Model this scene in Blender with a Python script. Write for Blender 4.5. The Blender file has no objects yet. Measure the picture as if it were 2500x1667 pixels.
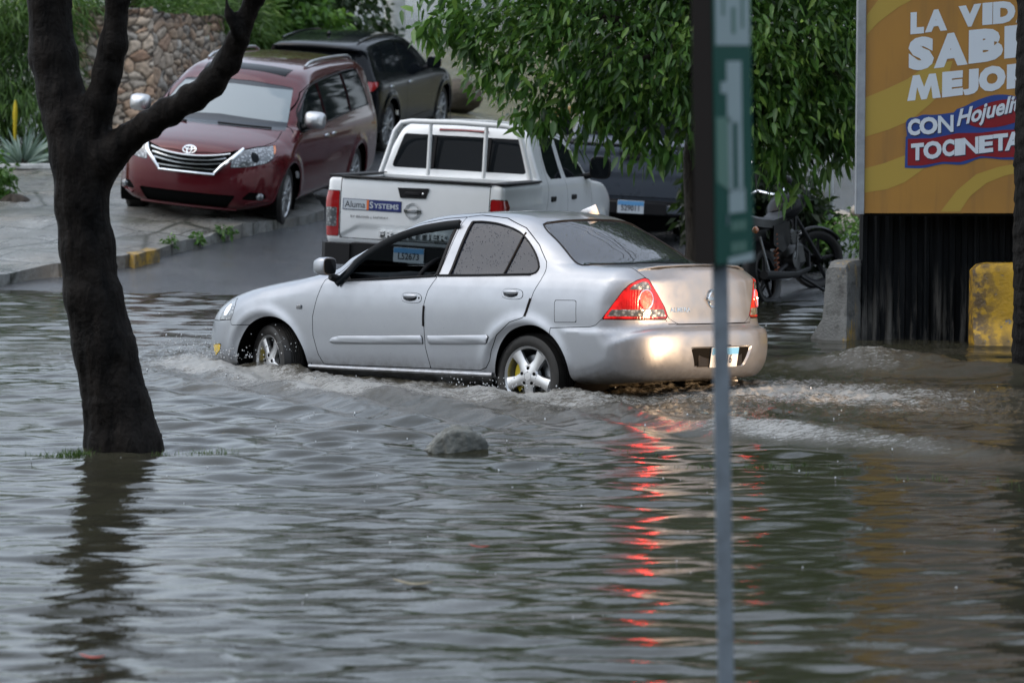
import bpy, math, random
import numpy as np
from math import radians as rad, sin, cos, pi
from mathutils import Vector, Matrix
random.seed(7); RNG=np.random.default_rng(7)
SC=bpy.context.scene; COL=SC.collection

# ---------- camera ----------
cam_data=bpy.data.cameras.new('camera'); cam=bpy.data.objects.new('camera',cam_data); COL.objects.link(cam)
cam.location=(0,0,2.13); cam.rotation_euler=(rad(90-4.828),0,0)
cam_data.sensor_width=36; cam_data.lens=108; cam_data.clip_start=.1; cam_data.clip_end=2000
cam_data.dof.use_dof=True; cam_data.dof.focus_distance=21.6; cam_data.dof.aperture_fstop=3.4
SC.camera=cam
# ---------- sky, sun, exposure ----------
SUN_EL,SUN_ROT=rad(56),rad(262)
world=bpy.data.worlds.new('World'); SC.world=world; world.use_nodes=True
wn=world.node_tree; wn.nodes.clear()
w_out=wn.nodes.new('ShaderNodeOutputWorld'); w_bg=wn.nodes.new('ShaderNodeBackground')
w_sky=wn.nodes.new('ShaderNodeTexSky'); w_sky.sky_type='NISHITA'; w_sky.sun_disc=False
w_sky.sun_elevation=SUN_EL; w_sky.sun_rotation=SUN_ROT; w_sky.dust_density=4; w_sky.air_density=1.2; w_sky.ozone_density=1.0
w_hs=wn.nodes.new('ShaderNodeHueSaturation'); w_hs.inputs['Saturation'].default_value=.78
w_bg.inputs['Strength'].default_value=.125
wn.links.new(w_sky.outputs[0],w_hs.inputs['Color']); w_mx=wn.nodes.new('ShaderNodeMix'); w_mx.data_type='RGBA'; w_mx.inputs[0].default_value=.5; w_mx.inputs[7].default_value=(5.3,6.0,6.9,1)  # cloud deck
wn.links.new(w_hs.outputs[0],w_mx.inputs[6]); wn.links.new(w_mx.outputs[2],w_bg.inputs[0]); wn.links.new(w_bg.outputs[0],w_out.inputs[0])
sun_d=bpy.data.lights.new('sun','SUN'); sun_d.energy=.5; sun_d.angle=rad(90); sun_d.color=(1,.98,.95)
sun=bpy.data.objects.new('sun',sun_d); COL.objects.link(sun)
# Nishita: sun azimuth measured from +Y; lamp shines along -Z
sd=Vector((sin(SUN_ROT)*cos(SUN_EL),cos(SUN_ROT)*cos(SUN_EL),sin(SUN_EL)))
sun.rotation_euler=sd.to_track_quat('Z','Y').to_euler(); sun.location=(0,0,30)
SC.view_settings.view_transform='Standard'; SC.view_settings.look='None'; SC.view_settings.exposure=.95; SC.view_settings.gamma=1
SC.cycles.max_bounces=8; SC.cycles.glossy_bounces=4; SC.cycles.transmission_bounces=6; SC.cycles.transparent_max_bounces=8; SC.cycles.diffuse_bounces=3
SC.cycles.caustics_reflective=False; SC.cycles.caustics_refractive=False; SC.cycles.sample_clamp_indirect=6

# ---------- implicit car bodies -> meshes -> panels ----------
def spline(pts, step=.02, closed=True):
    """Catmull-Rom through pts; a point given as (x,z,0) is a sharp corner."""
    P=np.array([p[:2] for p in pts],float); n=len(P); sharp=[len(p)>2 for p in pts]; out=[]
    for i in range(n if closed else n-1):
        p1,p2=P[i],P[(i+1)%n]; p0=P[i-1] if (closed or i>0) else p1; p3=P[(i+2)%n] if (closed or i+2<n) else p2
        L=np.linalg.norm(p2-p1)+1e-9
        t1=(p2-p0)/(np.linalg.norm(p2-p1)+np.linalg.norm(p1-p0)+1e-9)*L
        t2=(p3-p1)/(np.linalg.norm(p3-p2)+np.linalg.norm(p2-p1)+1e-9)*L
        if sharp[i]: t1=p2-p1
        if sharp[(i+1)%n]: t2=p2-p1
        m=max(1,int(np.ceil(L/step)))
        for k in range(m):
            t=k/m; a=t*t; b=a*t
            out.append((2*b-3*a+1)*p1+(b-2*a+t)*t1+(-2*b+3*a)*p2+(b-a)*t2)
    if not closed: out.append(P[-1])
    return np.array(out)
def sdpoly(poly,X,Y):
    """signed distance (negative inside) of points to a closed polygon"""
    sh=np.shape(X); X=np.ravel(X); Y=np.ravel(Y); out=np.empty(X.size)
    A=np.asarray(poly,float)[:,:2]; B=np.roll(A,-1,0); E=B-A; L=np.maximum((E*E).sum(1),1e-12)
    ch=max(1,int(4e6//len(A)))
    for s in range(0,X.size,ch):
        x=X[s:s+ch,None]; y=Y[s:s+ch,None]
        wx=x-A[:,0]; wy=y-A[:,1]
        t=np.clip((wx*E[:,0]+wy*E[:,1])/L,0,1)
        d=((wx-t*E[:,0])**2+(wy-t*E[:,1])**2).min(1)
        c1=(A[:,1]<=y)!=(B[:,1]<=y)
        with np.errstate(divide='ignore',invalid='ignore'):
            xi=A[:,0]+(y-A[:,1])*E[:,0]/np.where(E[:,1]==0,1e-12,E[:,1])
        ins=((c1&(x<xi)).sum(1)%2)==1
        out[s:s+ch]=np.where(ins,-1,1)*np.sqrt(d)
    return out.reshape(sh)
def smax(a,b,k):
    h=np.maximum(k-np.abs(a-b),0)/k
    return np.maximum(a,b)+h*h*k*.25
class Grid2:
    """bilinear lookup of a 2-D distance field"""
    def __init__(s,poly,h=.02,pad=.35):
        lo=poly.min(0)-pad; hi=poly.max(0)+pad; s.lo=lo; s.h=h
        n=np.ceil((hi-lo)/h).astype(int)+1; s.n=n
        gx=lo[0]+h*np.arange(n[0]); gy=lo[1]+h*np.arange(n[1])
        X,Y=np.meshgrid(gx,gy,indexing='ij'); s.D=sdpoly(poly,X,Y)
    def __call__(s,X,Y):
        u=np.clip((X-s.lo[0])/s.h,0,s.n[0]-1.001); v=np.clip((Y-s.lo[1])/s.h,0,s.n[1]-1.001)
        i=u.astype(int); j=v.astype(int); f=u-i; g=v-j; D=s.D
        return D[i,j]*(1-f)*(1-g)+D[i+1,j]*f*(1-g)+D[i,j+1]*(1-f)*g+D[i+1,j+1]*f*g
def surface_nets(fn,lo,hi,h):
    n=np.ceil((np.array(hi)-lo)/h).astype(int)+1
    ax=[lo[i]+h*np.arange(n[i]) for i in range(3)]
    G=np.empty(n)
    Yg,Zg=np.meshgrid(ax[1],ax[2],indexing='ij')
    for i,x in enumerate(ax[0]): G[i]=fn(np.full(Yg.shape,x),Yg,Zg)
    S=G<0; c=n-1
    cnt=np.zeros(c); P=np.zeros((3,)+tuple(c))
    off=[(a,b,d) for a in (0,1) for b in (0,1) for d in (0,1)]
    sl=lambda o:tuple(slice(o[k],o[k]+c[k]) for k in range(3))
    for o in off:
        for k in range(3):
            if o[k]: continue
            o2=list(o); o2[k]=1
            a,b=G[sl(o)],G[sl(o2)]; cr=(a<0)!=(b<0)
            t=np.where(cr,a/np.where(cr,a-b,1),0); cnt+=cr
            for q in range(3): P[q]+=np.where(cr,o[q]+(t if q==k else 0),0)
    act=cnt>0; idx=-np.ones(c,int); idx[act]=np.arange(act.sum())
    I=np.argwhere(act); V=np.stack([P[q][act]/cnt[act] for q in range(3)],1)+I
    V=np.array(lo)+V*h; Q=[]
    for k in range(3):
        a,b=(k+1)%3,(k+2)%3
        s0=[slice(1,c[q]) for q in range(3)]; s0[k]=slice(0,c[k])
        s1=list(s0); s1[k]=slice(1,c[k]+1)
        m0,m1=S[tuple(s0)],S[tuple(s1)]
        for flip,mask in ((0,m0&~m1),(1,~m0&m1)):
            g=np.argwhere(mask)
            for q in range(3):
                if q!=k: g[:,q]+=1
            def at(da,db):
                e=g.copy(); e[:,a]-=da; e[:,b]-=db
                return idx[e[:,0],e[:,1],e[:,2]]
            q4=np.stack([at(1,1),at(0,1),at(0,0),at(1,0)],1)
            Q.append(q4[:,::-1] if flip else q4)
    Q=np.concatenate(Q); Q=Q[(Q>=0).all(1)]
    T=np.concatenate([Q[:,[0,1,2]],Q[:,[0,2,3]]])
    return V,T
def vnormals(V,T):
    n=np.cross(V[T[:,1]]-V[T[:,0]],V[T[:,2]]-V[T[:,0]]); N=np.zeros_like(V)
    for k in range(3): np.add.at(N,T[:,k],n)
    return N/np.maximum(np.linalg.norm(N,axis=1,keepdims=True),1e-12)
class Body:
    """F<0 inside: side profile (bent in plan) intersected with a half-width envelope"""
    def __init__(s,prof,hw,warp,k,h=.02,box=None,extra=None):
        s.poly=spline(prof); s.g=Grid2(s.poly,.01); s.hw=hw; s.warp=warp; s.k=k; s.extra=extra
        lo=s.poly.min(0); hi=s.poly.max(0); w=box or 1.05
        V,T=surface_nets(lambda x,y,z:s.F(x,y,z,True),(lo[0]-.08,-w-.0031,lo[1]-.08),(hi[0]+.08,w,hi[1]+.10),h)
        for _ in range(3):
            f=s.F(*V.T); e=1e-3
            G=np.stack([s.F(V[:,0]+e,V[:,1],V[:,2])-f,s.F(V[:,0],V[:,1]+e,V[:,2])-f,s.F(V[:,0],V[:,1],V[:,2]+e)-f],1)/e
            V=V-G*(f/np.maximum((G*G).sum(1),.25))[:,None]
        s.V,s.T=V,T; s.N=vnormals(V,T)
    def F(s,x,y,z,fast=True):
        a=np.abs(y); xw,zw=s.warp(x,a,z)
        d=s.g(xw,zw) if fast else sdpoly(s.poly,xw,zw)
        f=smax(d,(a-s.hw(x,z))*.97,s.k(x,z))
        return f if s.extra is None else s.extra(f,x,a,z)
    def cast(s,o,d,t0,t1,n=400):
        """first hit of rays o+t d"""
        t=np.linspace(t0,t1,n); P=o+t[:,None]*d; f=s.F(*P.T); i=np.argmax(f<0)
        if not (f<0).any(): return None
        a,b=t[i-1],t[i]
        for _ in range(30):
            m=(a+b)/2; p=o+m*d
            if s.F(*[np.array([q]) for q in p])[0]<0: b=m
            else: a=m
        return o+b*d
class Patch:
    """triangles with carried normals, cut by scalar fields"""
    def __init__(s,V,T,N): s.V,s.T,s.N=V,T,N
    def cut(s,g):
        """(inside g<0, outside g>0)"""
        g=np.where(np.abs(g)<1e-6,1e-6,g); neg=g<0; c=neg[s.T].sum(1)
        Tin=[s.T[c==3]]; Tout=[s.T[c==0]]; mix=s.T[(c==1)|(c==2)]
        if len(mix):
            nn=neg[mix]; one=np.where(nn.sum(1)==1,1,0)[:,None]==1
            lone=np.where(one[:,0],nn.argmax(1),(~nn).argmax(1)); r=np.arange(len(mix))
            a=mix[r,lone]; b=mix[r,(lone+1)%3]; d=mix[r,(lone+2)%3]
            key=np.concatenate([np.stack([np.minimum(a,b),np.maximum(a,b)],1),np.stack([np.minimum(a,d),np.maximum(a,d)],1)])
            u,inv=np.unique(key,axis=0,return_inverse=True); inv=inv.ravel()
            t=g[u[:,0]]/(g[u[:,0]]-g[u[:,1]]); t=t[:,None]
            nv=s.V[u[:,0]]*(1-t)+s.V[u[:,1]]*t; nN=s.N[u[:,0]]*(1-t)+s.N[u[:,1]]*t
            ab=inv[:len(mix)]+len(s.V); ad=inv[len(mix):]+len(s.V)
            tip=np.stack([a,ab,ad],1); q1=np.stack([ab,b,d],1); q2=np.stack([ab,d,ad],1)
            o=one[:,0]
            Tin+= [tip[o],q1[~o],q2[~o]]; Tout+=[tip[~o],q1[o],q2[o]]
            V=np.concatenate([s.V,nv]); N=np.concatenate([s.N,nN])
        else: V,N=s.V,s.N
        return Patch(V,np.concatenate(Tin),N).tidy(),Patch(V,np.concatenate(Tout),N).tidy()
    def tidy(s):
        u,inv=np.unique(s.T,return_inverse=True)
        return Patch(s.V[u],inv.reshape(s.T.shape),s.N[u])
    def move(s,d): return Patch(s.V+s.N*(np.asarray(d).reshape(-1,1) if np.ndim(d) else d),s.T,s.N)
    def side(s,sg): 
        m=(s.V[s.T][:,:,1].mean(1)*sg)>0
        return Patch(s.V,s.T[m],s.N).tidy()

# ---------- object helpers ----------
def tag(o,label=None,cat=None,group=None,kind=None):
    for k,v in (('label',label),('category',cat),('group',group),('kind',kind)):
        if v: o[k]=v
    return o
def thing(name,label,cat,loc=(0,0,0),rot=(0,0,0),group=None):
    o=bpy.data.objects.new(name,None); COL.objects.link(o); o.location=loc; o.rotation_euler=rot; o.empty_display_size=.2
    return tag(o,label,cat,group)
def mesh_obj(name,V,Fc,mat,parent=None,smooth=True,N=None):
    me=bpy.data.meshes.new(name)
    if isinstance(Fc,np.ndarray):
        V=np.asarray(V,np.float32); me.vertices.add(len(V)); me.vertices.foreach_set('co',V.ravel())
        k=Fc.shape[1]; me.loops.add(Fc.size); me.loops.foreach_set('vertex_index',Fc.astype(np.int32).ravel())
        me.polygons.add(len(Fc)); me.polygons.foreach_set('loop_start',np.arange(0,Fc.size,k,dtype=np.int32))
        me.update(calc_edges=True)
    else:
        me.from_pydata([tuple(map(float,v)) for v in V],[],[list(map(int,f)) for f in Fc]); me.update()
    if smooth: me.polygons.foreach_set('use_smooth',np.ones(len(me.polygons),bool))
    if N is not None: me.normals_split_custom_set_from_vertices([tuple(n) for n in np.asarray(N,float)])
    for m in (mat if isinstance(mat,(list,tuple)) else [mat]): me.materials.append(m)
    o=bpy.data.objects.new(name,me); COL.objects.link(o); o.parent=parent
    return o
class MB:
    """collects shapes, builds ONE mesh object"""
    def __init__(s): s.V=[]; s.F=[]
    def add(s,V,F,M=None):
        n=len(s.V)
        s.V+= [tuple(M@Vector(v)) for v in V] if M is not None else [tuple(v) for v in V]
        s.F+=[[i+n for i in f] for f in F]; return s
    def box(s,c,d,M=None,bev=0.0):
        x,y,z=[q/2 for q in d]; b=min(bev,x*.9,y*.9,z*.9)
        if b<=0:
            V=[(c[0]+i*x,c[1]+j*y,c[2]+k*z) for i in(-1,1) for j in(-1,1) for k in(-1,1)]
            F=[(0,1,3,2),(4,6,7,5),(0,4,5,1),(2,3,7,6),(0,2,6,4),(1,5,7,3)]
            return s.add(V,F,M)
        # chamfered box
        V=[];idx={}
        for i in(-1,1):
            for j in(-1,1):
                for k in(-1,1):
                    for a in range(3):
                        p=[i*(x-b),j*(y-b),k*(z-b)]; p[a]=(i*x,j*y,k*z)[a]
                        idx[i,j,k,a]=len(V); V.append((c[0]+p[0],c[1]+p[1],c[2]+p[2]))
        F=[]
        for a in range(3):
            o=[q for q in range(3) if q!=a]
            for sg in(-1,1):
                q=[]
                for u,v in((-1,-1),(1,-1),(1,1),(-1,1)):
                    t=[0,0,0]; t[a]=sg; t[o[0]]=u; t[o[1]]=v; q.append(idx[(*t,a)])
                F.append(q if (sg>0)==(a!=1) else q[::-1])
            for u in(-1,1):
                for v in(-1,1):
                    t0=[0,0,0]; t1=[0,0,0]; t0[a]=-1; t1[a]=1
                    for t in(t0,t1): t[o[0]]=u; t[o[1]]=v
                    q=[idx[(*t0,o[0])],idx[(*t1,o[0])],idx[(*t1,o[1])],idx[(*t0,o[1])]]
                    F.append(q)
        for i in(-1,1):
            for j in(-1,1):
                for k in(-1,1): F.append([idx[i,j,k,0],idx[i,j,k,1],idx[i,j,k,2]])
        return s.add(V,F,M)
    def tube(s,pts,r,n=8,cap=True,flat=1.0,up=None):
        P=[Vector(p) for p in pts]; R=r if isinstance(r,(list,tuple)) else [r]*len(P)
        V=[];F=[]; u=None
        for i,p in enumerate(P):
            t=(P[min(i+1,len(P)-1)]-P[max(i-1,0)])
            t=t.normalized() if t.length>1e-9 else Vector((0,0,1))
            if up is not None: u=Vector(up)
            elif u is None: u=Vector((0,0,1)) if abs(t.z)<.9 else Vector((1,0,0))
            u=(u-t*u.dot(t)); u=u.normalized() if u.length>1e-6 else t.orthogonal().normalized()
            w=t.cross(u)
            for k in range(n):
                a=2*pi*k/n; V.append(p+(u*cos(a)*flat+w*sin(a))*R[i])
        for i in range(len(P)-1):
            for k in range(n):
                a=i*n+k; b=i*n+(k+1)%n; F.append((a,b,b+n,a+n))
        if cap: F.append(tuple(range(n))[::-1]); F.append(tuple(range((len(P)-1)*n,len(P)*n)))
        return s.add(V,F)
    def lathe(s,prof,n=32,axis='y',c=(0,0,0),M=None,a0=0,a1=2*pi):
        V=[];F=[];full=abs(a1-a0-2*pi)<1e-6; m=len(prof); st=n if full else n+1
        for i in range(st):
            a=a0+(a1-a0)*i/n
            for r,h in prof:
                V.append({'y':(c[0]+r*cos(a),c[1]+h,c[2]+r*sin(a)),'z':(c[0]+r*cos(a),c[1]+r*sin(a),c[2]+h),'x':(c[0]+h,c[1]+r*cos(a),c[2]+r*sin(a))}[axis])
        for i in range(n):
            for j in range(m-1):
                a=i*m+j; b=((i+1)%st)*m+j; F.append((a,a+1,b+1,b))
        return s.add(V,F,M)
    def prism(s,poly,h0,h1,axis='z',M=None):
        """polygon (2-D) extruded along an axis"""
        f={'z':lambda p,h:(p[0],p[1],h),'y':lambda p,h:(p[0],h,p[1]),'x':lambda p,h:(h,p[0],p[1])}[axis]
        n=len(poly); V=[f(p,h0) for p in poly]+[f(p,h1) for p in poly]
        F=[tuple(range(n))[::-1],tuple(range(n,2*n))]+[(i,(i+1)%n,(i+1)%n+n,i+n) for i in range(n)]
        return s.add(V,F,M)
    def ball(s,c,r,n=12,m=8,M=None):
        rx,ry,rz=r if isinstance(r,(tuple,list)) else (r,r,r)
        V=[(c[0],c[1],c[2]+rz)]; F=[]
        for j in range(1,m):
            a=pi*j/m
            for i in range(n): V.append((c[0]+rx*sin(a)*cos(2*pi*i/n),c[1]+ry*sin(a)*sin(2*pi*i/n),c[2]+rz*cos(a)))
        V.append((c[0],c[1],c[2]-rz)); e=len(V)-1
        for i in range(n):
            F.append((0,1+i,1+(i+1)%n)); F.append((e,1+(m-2)*n+(i+1)%n,1+(m-2)*n+i))
            for j in range(m-2): a=1+j*n+i; b=1+j*n+(i+1)%n; F.append((a,a+n,b+n,b))
        return s.add(V,F,M)
    def build(s,name,mat,parent=None,smooth=True,auto=True):
        o=mesh_obj(name,s.V,s.F,mat,parent,smooth)
        import bmesh
        bm=bmesh.new(); bm.from_mesh(o.data); bmesh.ops.recalc_face_normals(bm,faces=bm.faces)
        if smooth and auto:
            for e in bm.edges: e.smooth = not(len(e.link_faces)==2 and e.calc_face_angle(0)>rad(38))
        bm.to_mesh(o.data); bm.free(); return o
def text_geo(txt,size=1.0,bold=0.0,shear=0.0,depth=0.0,align='CENTER',sx=1.0,spacing=1.0,rx=None):
    """flat lettering as vertices and faces in the x-y plane"""
    cu=bpy.data.curves.new('lettering','FONT'); cu.body=txt; cu.size=1; cu.align_x=align; cu.align_y='CENTER'; cu.offset=bold; cu.shear=shear
    cu.extrude=depth; cu.resolution_u=3; cu.space_character=spacing; cu.fill_mode='BOTH' if depth else 'FRONT'
    o=bpy.data.objects.new('lettering',cu); COL.objects.link(o)
    dg=bpy.context.evaluated_depsgraph_get(); me=o.evaluated_get(dg).to_mesh()
    V=[(v.co.x*size*sx,v.co.y*size,v.co.z) for v in me.vertices]; F=[tuple(p.vertices) for p in me.polygons]
    o.evaluated_get(dg).to_mesh_clear(); bpy.data.objects.remove(o); bpy.data.curves.remove(cu)
    return V,F
def text_on(name,txt,mat,parent,origin,xdir,ydir,size,**k):
    V,F=text_geo(txt,size,**k); X=Vector(xdir).normalized(); Y=Vector(ydir).normalized(); Z=X.cross(Y); O=Vector(origin)
    return mesh_obj(name,[O+X*v[0]+Y*v[1]+Z*v[2] for v in V],F,mat,parent,False)
def smooth01(a,b,x): t=np.clip((x-a)/(b-a),0,1); return t*t*(3-2*t)
_noise_tab=np.random.default_rng(3).random((257,257))
def vnoise(x,y):
    i=np.floor(x).astype(int); j=np.floor(y).astype(int); f=x-i; g=y-j; f=f*f*(3-2*f); g=g*g*(3-2*g); t=_noise_tab
    a=lambda p,q:t[(i+p)%256,(j+q)%256]
    return (a(0,0)*(1-f)+a(1,0)*f)*(1-g)+(a(0,1)*(1-f)+a(1,1)*f)*g
def fbm(x,y,o=4,g=.5):
    s=0;n=0;A=1
    for k in range(o): s=s+A*vnoise(x*2**k+17.3*k,y*2**k-9.1*k); n+=A; A*=g
    return s/n*2-1
# ---------- materials ----------
class NT:
    def __init__(s,name):
        s.m=bpy.data.materials.new(name); s.m.use_nodes=True; s.t=s.m.node_tree; s.b=s.t.nodes['Principled BSDF']
    def n(s,kind,**k):
        x=s.t.nodes.new('ShaderNode'+kind)
        for a,v in k.items():
            if hasattr(x,a): setattr(x,a,v)
            else: s.put(x.inputs[a],v)
        return x
    def put(s,sock,v):
        if isinstance(v,bpy.types.NodeSocket): s.t.links.new(v,sock)
        else:
            if sock.type=='RGBA' and len(v)==3: v=(*v,1)
            sock.default_value=v
    def set(s,**k):
        for a,v in k.items(): s.put(s.b.inputs[a.replace('_',' ')],v)
        return s
    def coord(s,kind='Object',scale=(1,1,1),loc=(0,0,0),rot=(0,0,0)):
        c=s.n('TexCoord'); m=s.n('Mapping'); s.t.links.new(c.outputs[kind],m.inputs[0]); m.inputs['Scale'].default_value=scale; m.inputs['Location'].default_value=loc; m.inputs['Rotation'].default_value=rot
        return m.outputs[0]
    def noise(s,vec,scale,detail=4,rough=.55,dist=0):
        x=s.n('TexNoise'); s.put(x.inputs['Vector'],vec); x.inputs['Scale'].default_value=scale; x.inputs['Detail'].default_value=detail; x.inputs['Roughness'].default_value=rough; x.inputs['Distortion'].default_value=dist
        return x.outputs['Fac']
    def voro(s,vec,scale,feature='F1',out='Distance',rand=1):
        x=s.n('TexVoronoi'); x.feature=feature; s.put(x.inputs['Vector'],vec); x.inputs['Scale'].default_value=scale; x.inputs['Randomness'].default_value=rand
        return x.outputs[out]
    def ramp(s,f,stops,interp='LINEAR'):
        x=s.n('ValToRGB'); s.put(x.inputs[0],f); e=x.color_ramp; e.interpolation=interp
        while len(e.elements)<len(stops): e.elements.new(.5)
        for q,(p,c) in zip(e.elements,stops): q.position=p; q.color=(*c,1) if len(c)==3 else c
        return x.outputs[0]
    def val(s,f,a,b): return s.ramp(f,[(a[0],(a[1],)*3),(b[0],(b[1],)*3)])
    def math(s,op,a,b=0.0,clamp=False):
        x=s.n('Math'); x.operation=op; x.use_clamp=clamp; s.put(x.inputs[0],a); s.put(x.inputs[1],b); return x.outputs[0]
    def mix(s,f,a,b,blend='MIX'):
        x=s.n('Mix'); x.data_type='RGBA'; x.blend_type=blend; s.put(x.inputs[0],f); s.put(x.inputs[6],a); s.put(x.inputs[7],b); return x.outputs[2]
    def bump(s,h,strength=.3,dist=.01,prev=None):
        x=s.n('Bump'); s.put(x.inputs['Height'],h); x.inputs['Strength'].default_value=strength; x.inputs['Distance'].default_value=dist
        if prev is not None: s.put(x.inputs['Normal'],prev)
        return x.outputs[0]
def plain(name,col,rough=.5,metal=0,coat=0,**k):
    m=NT(name); m.set(Base_Color=col,Roughness=rough,Metallic=metal)
    if coat: m.set(Coat_Weight=coat,Coat_Roughness=.04)
    m.set(**k); return m.m
def drops(m,scale=60,strength=.25,cover=.35):
    """beads of rain standing on a surface (relief)"""
    v=m.coord('Object'); d=m.voro(v,scale); n=m.noise(v,scale*.23,2)
    h=m.math('MULTIPLY',m.val(d,(0,1),(.33,0)),m.val(n,(1-cover-.12,0),(1-cover,1)))
    return m.bump(h,strength,.004)
def paint(name,col,metal=.0,rough=.3,coat=1.0,dirt=(.08,.075,.065),zd=None,flake=0,beads=.2):
    m=NT(name); v=m.coord('Object')
    c=m.mix(m.val(m.noise(v,3,6),(.35,0),(.8,.10)),col,dirt)
    if flake: c=m.mix(m.val(m.noise(v,700,1),(.35,0),(.7,flake)),c,tuple(min(1,q*1.5) for q in col))
    if zd:
        sx=m.n('SeparateXYZ'); m.put(sx.inputs[0],v); k=m.math('MULTIPLY',m.val(sx.outputs['Z'],(.20,1),(zd,.0)),m.val(m.noise(v,16,7,.7),(.40,0),(.62,.75))); c=m.mix(k,c,(.10,.085,.065))
        sp=m.math('MULTIPLY',m.val(m.voro(m.coord('Object',(1,1,.6)),26),(.06,1),(.12,0)),m.val(m.noise(v,5,3),(.55,0),(.65,.6))); c=m.mix(m.math('MULTIPLY',sp,m.val(sx.outputs['Z'],(.45,1),(.75,0))),c,(.09,.075,.055))
    m.set(Base_Color=c,Metallic=metal,Coat_Weight=coat,Coat_Roughness=.03,Coat_IOR=1.36,Specular_IOR_Level=.25)
    m.set(Roughness=m.val(m.noise(v,9,5),(.3,rough*.85),(.75,rough*1.25)))
    if beads: m.set(Normal=drops(m,75,beads,.4))
    return m.m
M={}
M['silver']=paint('silver_paint',(.295,.315,.345),.84,.40,.75,flake=.3,beads=.06,zd=.42)
M['maroon']=paint('maroon_paint',(.075,.0035,.008),.25,.18,.8,flake=.1,beads=.08)
M['white']=paint('white_paint',(.76,.78,.79),0,.32,.9,beads=.15)
M['navy']=paint('black_blue_paint',(.0025,.0032,.005),.0,.14,.08,dirt=(.006,.006,.006),beads=0)
M['grey_paint']=paint('grey_paint',(.085,.10,.125),.4,.30,.8,beads=.2)
M['black']=plain('black_plastic',(.010,.010,.011),.5,Specular_IOR_Level=.2)
M['rubber']=plain('rubber_trim',(.008,.008,.009),.6,Specular_IOR_Level=.2)
M['dark']=plain('dark_void',(.004,.004,.004),.9,Specular_IOR_Level=.05)
M['interior']=plain('interior_trim',(.014,.014,.016),.7,Specular_IOR_Level=.2)
M['chrome']=plain('chrome',(.82,.84,.86),.10,1)
M['alloy']=plain('alloy',(.52,.53,.54),.34,.85)
M['steel']=plain('wet_steel',(.3,.31,.32),.35,.9)
def _tyre():
    m=NT('tyre_rubber'); v=m.coord('Object'); m.set(Base_Color=m.mix(m.noise(v,30,3),(.012,.012,.012),(.03,.028,.026)),Roughness=.42,Specular_IOR_Level=.3,Normal=m.bump(m.noise(v,60,3),.2,.005)); return m.m
M['tyre']=_tyre()
def _glass(name,col,beads,rough=.03):
    m=NT(name); m.set(Base_Color=col,Roughness=rough,Specular_IOR_Level=.2 if 'far' in name else .5,IOR={'tinted_glass':1.5,'rear_glass':2.1,'windscreen_glass':2.0}.get(name,1.28))
    if beads:
        v=m.coord('Object'); d=m.voro(v,62); n=m.noise(v,9,2)
        h=m.math('MULTIPLY',m.val(d,(0,1),(.30,0)),m.val(n,(.40,0),(.55,1)))
        m.set(Normal=m.bump(h,beads,.009))
    return m.m
M['tint']=_glass('tinted_glass',(.016,.020,.030),.5)
M['tint_rear']=_glass('rear_glass',(.012,.015,.022),.6)
M['tint_dry']=_glass('tinted_glass_far',(.008,.010,.012),0)
M['screen']=_glass('windscreen_glass',(.13,.165,.18),.12,.07)  # pale blue grey base colour carries the sky's reflection
def _clear(name,col,tr=1.0):
    m=NT(name); m.set(Base_Color=col,Roughness=.02,Transmission_Weight=tr,IOR=1.05,Specular_IOR_Level=.6); return m.m
def _pane():
    m=NT('clear_pane'); tr=m.n('BsdfTransparent'); m.put(tr.inputs[0],(.33,.38,.40,1)); gl=m.n('BsdfGlossy'); gl.inputs['Roughness'].default_value=.03
    mx=m.n('MixShader'); mx.inputs[0].default_value=.07; L=m.t.links.new; L(tr.outputs[0],mx.inputs[1]); L(gl.outputs[0],mx.inputs[2]); L(mx.outputs[0],m.t.nodes['Material Output'].inputs[0]); return m.m
M['pane']=_pane()
def _lens():
    m=NT('lamp_lens'); v=m.coord('Object'); d=m.voro(v,38); c=m.mix(m.val(d,(.1,0),(.55,1)),(.50,.53,.56),(.10,.11,.12)); c=m.mix(m.val(m.noise(v,14,3),(.45,0),(.62,.6)),c,(.09,.095,.10))
    m.set(Base_Color=c,Metallic=.35,Roughness=.15,Coat_Weight=1,Normal=m.bump(d,.25,.01)); return m.m
M['lens']=_lens()
M['lens_red']=plain('red_lens',(.20,.004,.006),.15,0,.6)
M['lens_dim']=plain('red_lens_unlit',(.30,.006,.008),.15,0,1)
M['amber']=plain('amber_lens',(.55,.14,.01),.2,0,1)
M['yellow']=plain('yellow_lens',(.62,.42,.01),.25,0,.8)
M['caliper']=plain('yellow_caliper',(.55,.42,.01),.4)
def _emit(name,col,e):
    m=NT(name); m.set(Base_Color=(col[0]*.4,col[1]*.4,col[2]*.4),Emission_Color=col,Emission_Strength=e,Roughness=.2); return m.m
def _brake():
    m=NT('lit_brake_lamp'); v=m.coord('Object'); d=m.voro(v,70); n=m.val(d,(.15,1.25),(.55,.45)); n2=m.val(m.noise(v,22,2),(.35,.55),(.6,1.2))
    m.set(Base_Color=(.3,.01,.01),Roughness=.15,Emission_Color=(1,.013,.007,1),Emission_Strength=m.math('MULTIPLY',m.math('MULTIPLY',n,n2),17.0)); return m.m
M['brake_light']=_brake()
def _redlens():
    m=NT('lit_lamp_body'); v=m.coord('Object'); w=m.n('TexWave'); m.put(w.inputs['Vector'],v); w.inputs['Scale'].default_value=26; w.inputs['Distortion'].default_value=1.5; n=m.noise(v,11,3)
    m.set(Base_Color=m.mix(m.val(n,(.35,0),(.65,1)),(.05,.002,.003),(.15,.004,.005)),Roughness=.18,Coat_Weight=.7,Coat_Roughness=.05,Emission_Color=(1,.02,.02,1),Emission_Strength=m.val(n,(.4,.16),(.7,.60)),Normal=m.bump(w.outputs[0],.25,.004)); return m.m
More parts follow.
